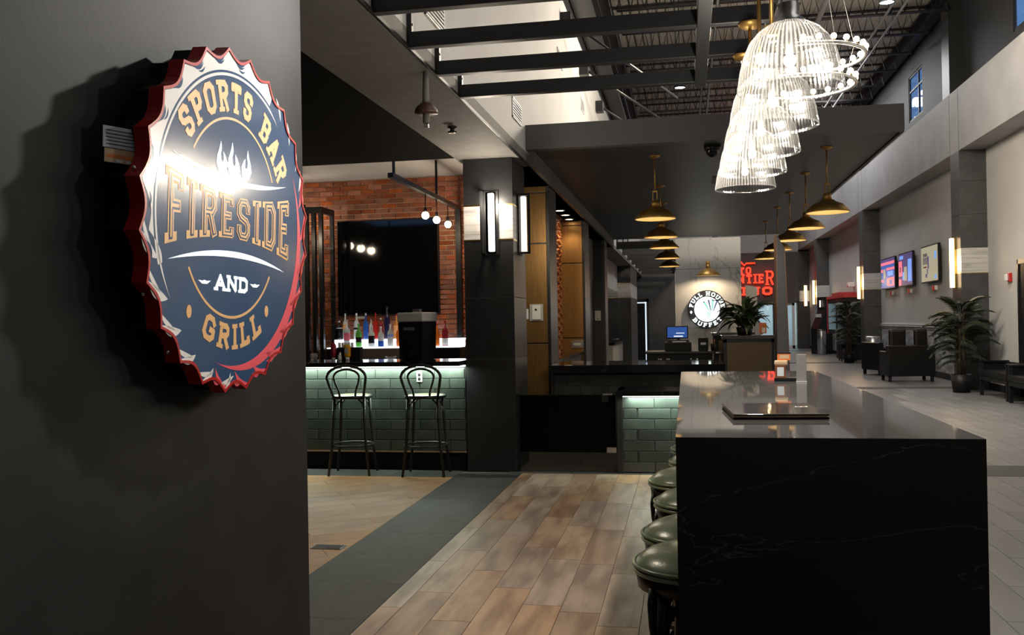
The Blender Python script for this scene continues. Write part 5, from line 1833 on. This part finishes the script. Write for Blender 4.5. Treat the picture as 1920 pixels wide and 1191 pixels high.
# ---- lounge furniture
def armchair(loc, rz, label, w_=.78, backs=2):
    t = thing('armchair', label, 'armchair', loc, rz, 'black leather lounge chairs')
    MB().box(-w_ / 2 + .12, w_ / 2 - .12, -.30, .30, .18, .36, c=.02).build('seat_base', 'leather_black', t)
    MB().box(-w_ / 2 + .13, w_ / 2 - .13, -.34, .24, .36, .48, c=.03).build('seat_cushion', 'leather_black', t)
    MB().box(-w_ / 2, w_ / 2, .24, .38, .12, .80, c=.02).build('backrest', 'leather_black', t)
    for sx in (-1, 1):
        x = sx * (w_ / 2 - .06)
        MB().box(x - .06, x + .06, -.36, .30, .12, .66, c=.02).build('armrest', 'leather_black', t)
        for y in (-.30, .32):
            MB().box(x - .03, x + .03, y - .03, y + .03, 0, .13).build('leg', 'black', t)
    return t


armchair((4.83, 21.7, 0), R(182), 'black leather armchair seen from behind with dark cushions on its back', 1.0)
armchair((4.85, 24.2, 0), R(110), 'black leather armchair seen from the side beside the steel bin', .80)
for k, (x, y, s, lab) in enumerate(((4.62, 21.62, .24, 'dark cushion leaning over the back of the armchair, the larger one'), (5.10, 21.60, .19, 'smaller dark cushion on the back of the armchair'))):
    cu = thing('cushion', lab, 'cushion', (x, y, .74), R(4))
    MB().box(-s * .75, s * .75, -.07, .07, 0, .42, c=.06).build('cushion_cover', 'leather_black', cu)


def bench(loc, rz, label, L=1.25):
    t = thing('bench', label, 'bench', loc, rz, 'black benches along the right wall')
    MB().box(-L / 2, L / 2, -.26, .26, .36, .46, c=.03).build('seat', 'leather_black', t)
    MB().box(-L / 2 + .03, L / 2 - .03, -.24, .24, .28, .36).build('apron', 'black', t)
    for sx in (-1, 1):
        for sy in (-1, 1):
            x, y = sx * (L / 2 - .04), sy * .21
            MB().box(x - .028, x + .028, y - .028, y + .028, 0, .60).build('leg', 'black', t)
        x = sx * (L / 2 - .04)
        MB().box(x - .03, x + .03, -.25, .25, .58, .625, c=.01).build('arm_rail', 'black_gloss', t)
        MB().box(x - .012, x + .012, -.2, .2, .45, .58).build('arm_panel', 'leather_black', t)
    MB().box(-L / 2 + .02, L / 2 - .02, .20, .25, .46, .60, c=.01).build('back_rail', 'black', t)
    return t


bench((5.42, 17.05, 0), R(-90), 'black cushioned bench beside the near palm', 1.45)
bench((5.38, 15.35, 0), R(-90), 'black cushioned bench at the edge of the frame, nearer than the palm bench', 1.6)
t = thing('trash_bin', 'steel-topped waste bin between the palm and the lounge armchairs', 'bin', (5.05, 26.6, 0))
MB().lathe([(.001, 0), (.19, 0), (.19, .60), (.001, .60)], 24).build('bin_body', 'black', t)
MB().lathe([(.19, .60), (.195, .61), (.195, .88), (.17, .90), (.001, .90)], 24).build('bin_top', 'steel', t)
t = thing('trash_bin', 'tall steel waste bin beside the dark kiosk', 'bin', (5.18, 37.2, 0))
MB().lathe([(.001, 0), (.16, 0), (.17, .90), (.16, .92), (.001, .92)], 24).build('bin_body', 'steel', t)
MB().lathe([(.165, .92), (.17, .95), (.12, .98), (.001, .98)], 24).build('bin_lid', 'black_metal', t)
t = thing('side_table', 'small black side table left of the farther palm', 'table', (5.20, 31.55, 0))
MB().box(-.25, .25, -.25, .25, .52, .56, c=.005).build('tabletop', 'black_gloss', t)
for sx in (-1, 1):
    for sy in (-1, 1):
        MB().box(sx * .22 - .02, sx * .22 + .02, sy * .22 - .02, sy * .22 + .02, 0, .52).build('leg', 'black', t)
MB().box(-.22, .22, -.22, .22, .40, .52).build('apron', 'black', t)
t = thing('kiosk', 'dark angular ticket kiosk standing before the far pillar', 'kiosk', (5.30, 38.0, 0), R(-70))
KF = lambda u, v, d: (d, u, v)
MB().prism([(-.30, 0), (.30, 0), (.30, 1.55), (.10, 2.25), (-.02, 2.25), (.02, 1.75), (-.10, 1.45), (-.30, 1.0)], -.30, .30, KF).build('kiosk_body', 'black_metal', t)
MB().box(-.22, .22, -.13, -.115, 1.45, 1.58).build('lit_panel', 'lightgrey', t)
MB().box(-.03, .03, -.06, -.03, 1.85, 2.12).build('light_bar', 'tube_white', t)
t = thing('red_machine', 'tall black machine with red top trim behind the farther palm', 'machine', (5.48, 33.6, 0))
MB().box(-.28, .28, -1.5, 2.1, .85, 2.10, c=.01).build('cabinet', 'black', t)
MB().box(-.25, .28, -1.4, .4, 0, .85).build('lower_cabinet', 'black', t)
MB().box(-.30, .28, -1.55, 2.15, 2.10, 2.20).box(-.30, .28, -.6, .9, 2.20, 2.30).build('top_trim', 'red_lit', t)  # faint glow put into the trim to match the pink wall
MB().box(-.30, -.28, 2.0, 2.08, .85, 2.1).build('side_trim', 'red_lit', t)
MB().box(-.29, -.28, -1.3, -.2, 1.0, 2.0).box(-.29, -.28, .1, 1.8, 1.0, 2.0).build('glass_front', 'black_gloss', t)
lamp('red_glow', 'AREA', (5.15, 34.0, 2.55), 14, (1, .03, .10), (0, R(120), 0), .6, 2.4)  # added lamp with no fixture, makes the pink glow on the wall
t = thing('wall_projector', 'small white device above the red-trimmed machine', 'projector', (5.77, 33.4, 2.55))
MB().box(-.22, 0, -.12, .12, -.06, .10, c=.01).build('casing', 'whiteplastic', t)
MB().cyl((-.24, 0, -.02), (-.22, 0, -.02), .04, n=10).build('lens', 'red', t)

# ---- unseen track spotlights added under the pergola's far end for the sign's glare streak
t = thing('added_track_light', 'added black track with three spotlights hidden behind the glass domes for sign glare', 'ceiling lamp', (.52, 6.1, 3.05))
MB().box(-.02, .02, -.5, .3, -.03, 0).build('track', 'black_metal', t)
for k in range(3):
    y = -.4 + k * .3
    hd_ = MB().cyl((0, y, -.03), (0, y, -.08), .008, n=8).cyl((.03, y + .05, -.08), (-.07, y - .06, -.13), .032, n=12).build('spot_head', 'black_metal', t)
    MB().cyl((-.071, y - .061, -.1305), (-.074, y - .064, -.132), .028, n=12).build('lens', 'bulb_dome', hd_)

# ---- unseen soffit downlight above the frame, added to brighten the stools and floor
for x, y in ((-1.85, 3.95),):
    z = ZS
    t = thing('downlight', 'added recessed downlight in the soffit past the end of the sign wall', 'ceiling lamp', (x, y, z))
    MB().lathe([(.075, 0), (.075, -.008), (.055, -.008), (.055, 0)], 20).build('trim_ring', 'whiteplastic', t)
    MB().lathe([(.001, -.004), (.056, -.004)], 20).build('lens', 'bulb_warm', t)
    lamp('downlight_lamp', 'SPOT', (x, y, z - .03), 80, (1, .88, .70), (0, 0, 0), size=.05, angle=125)
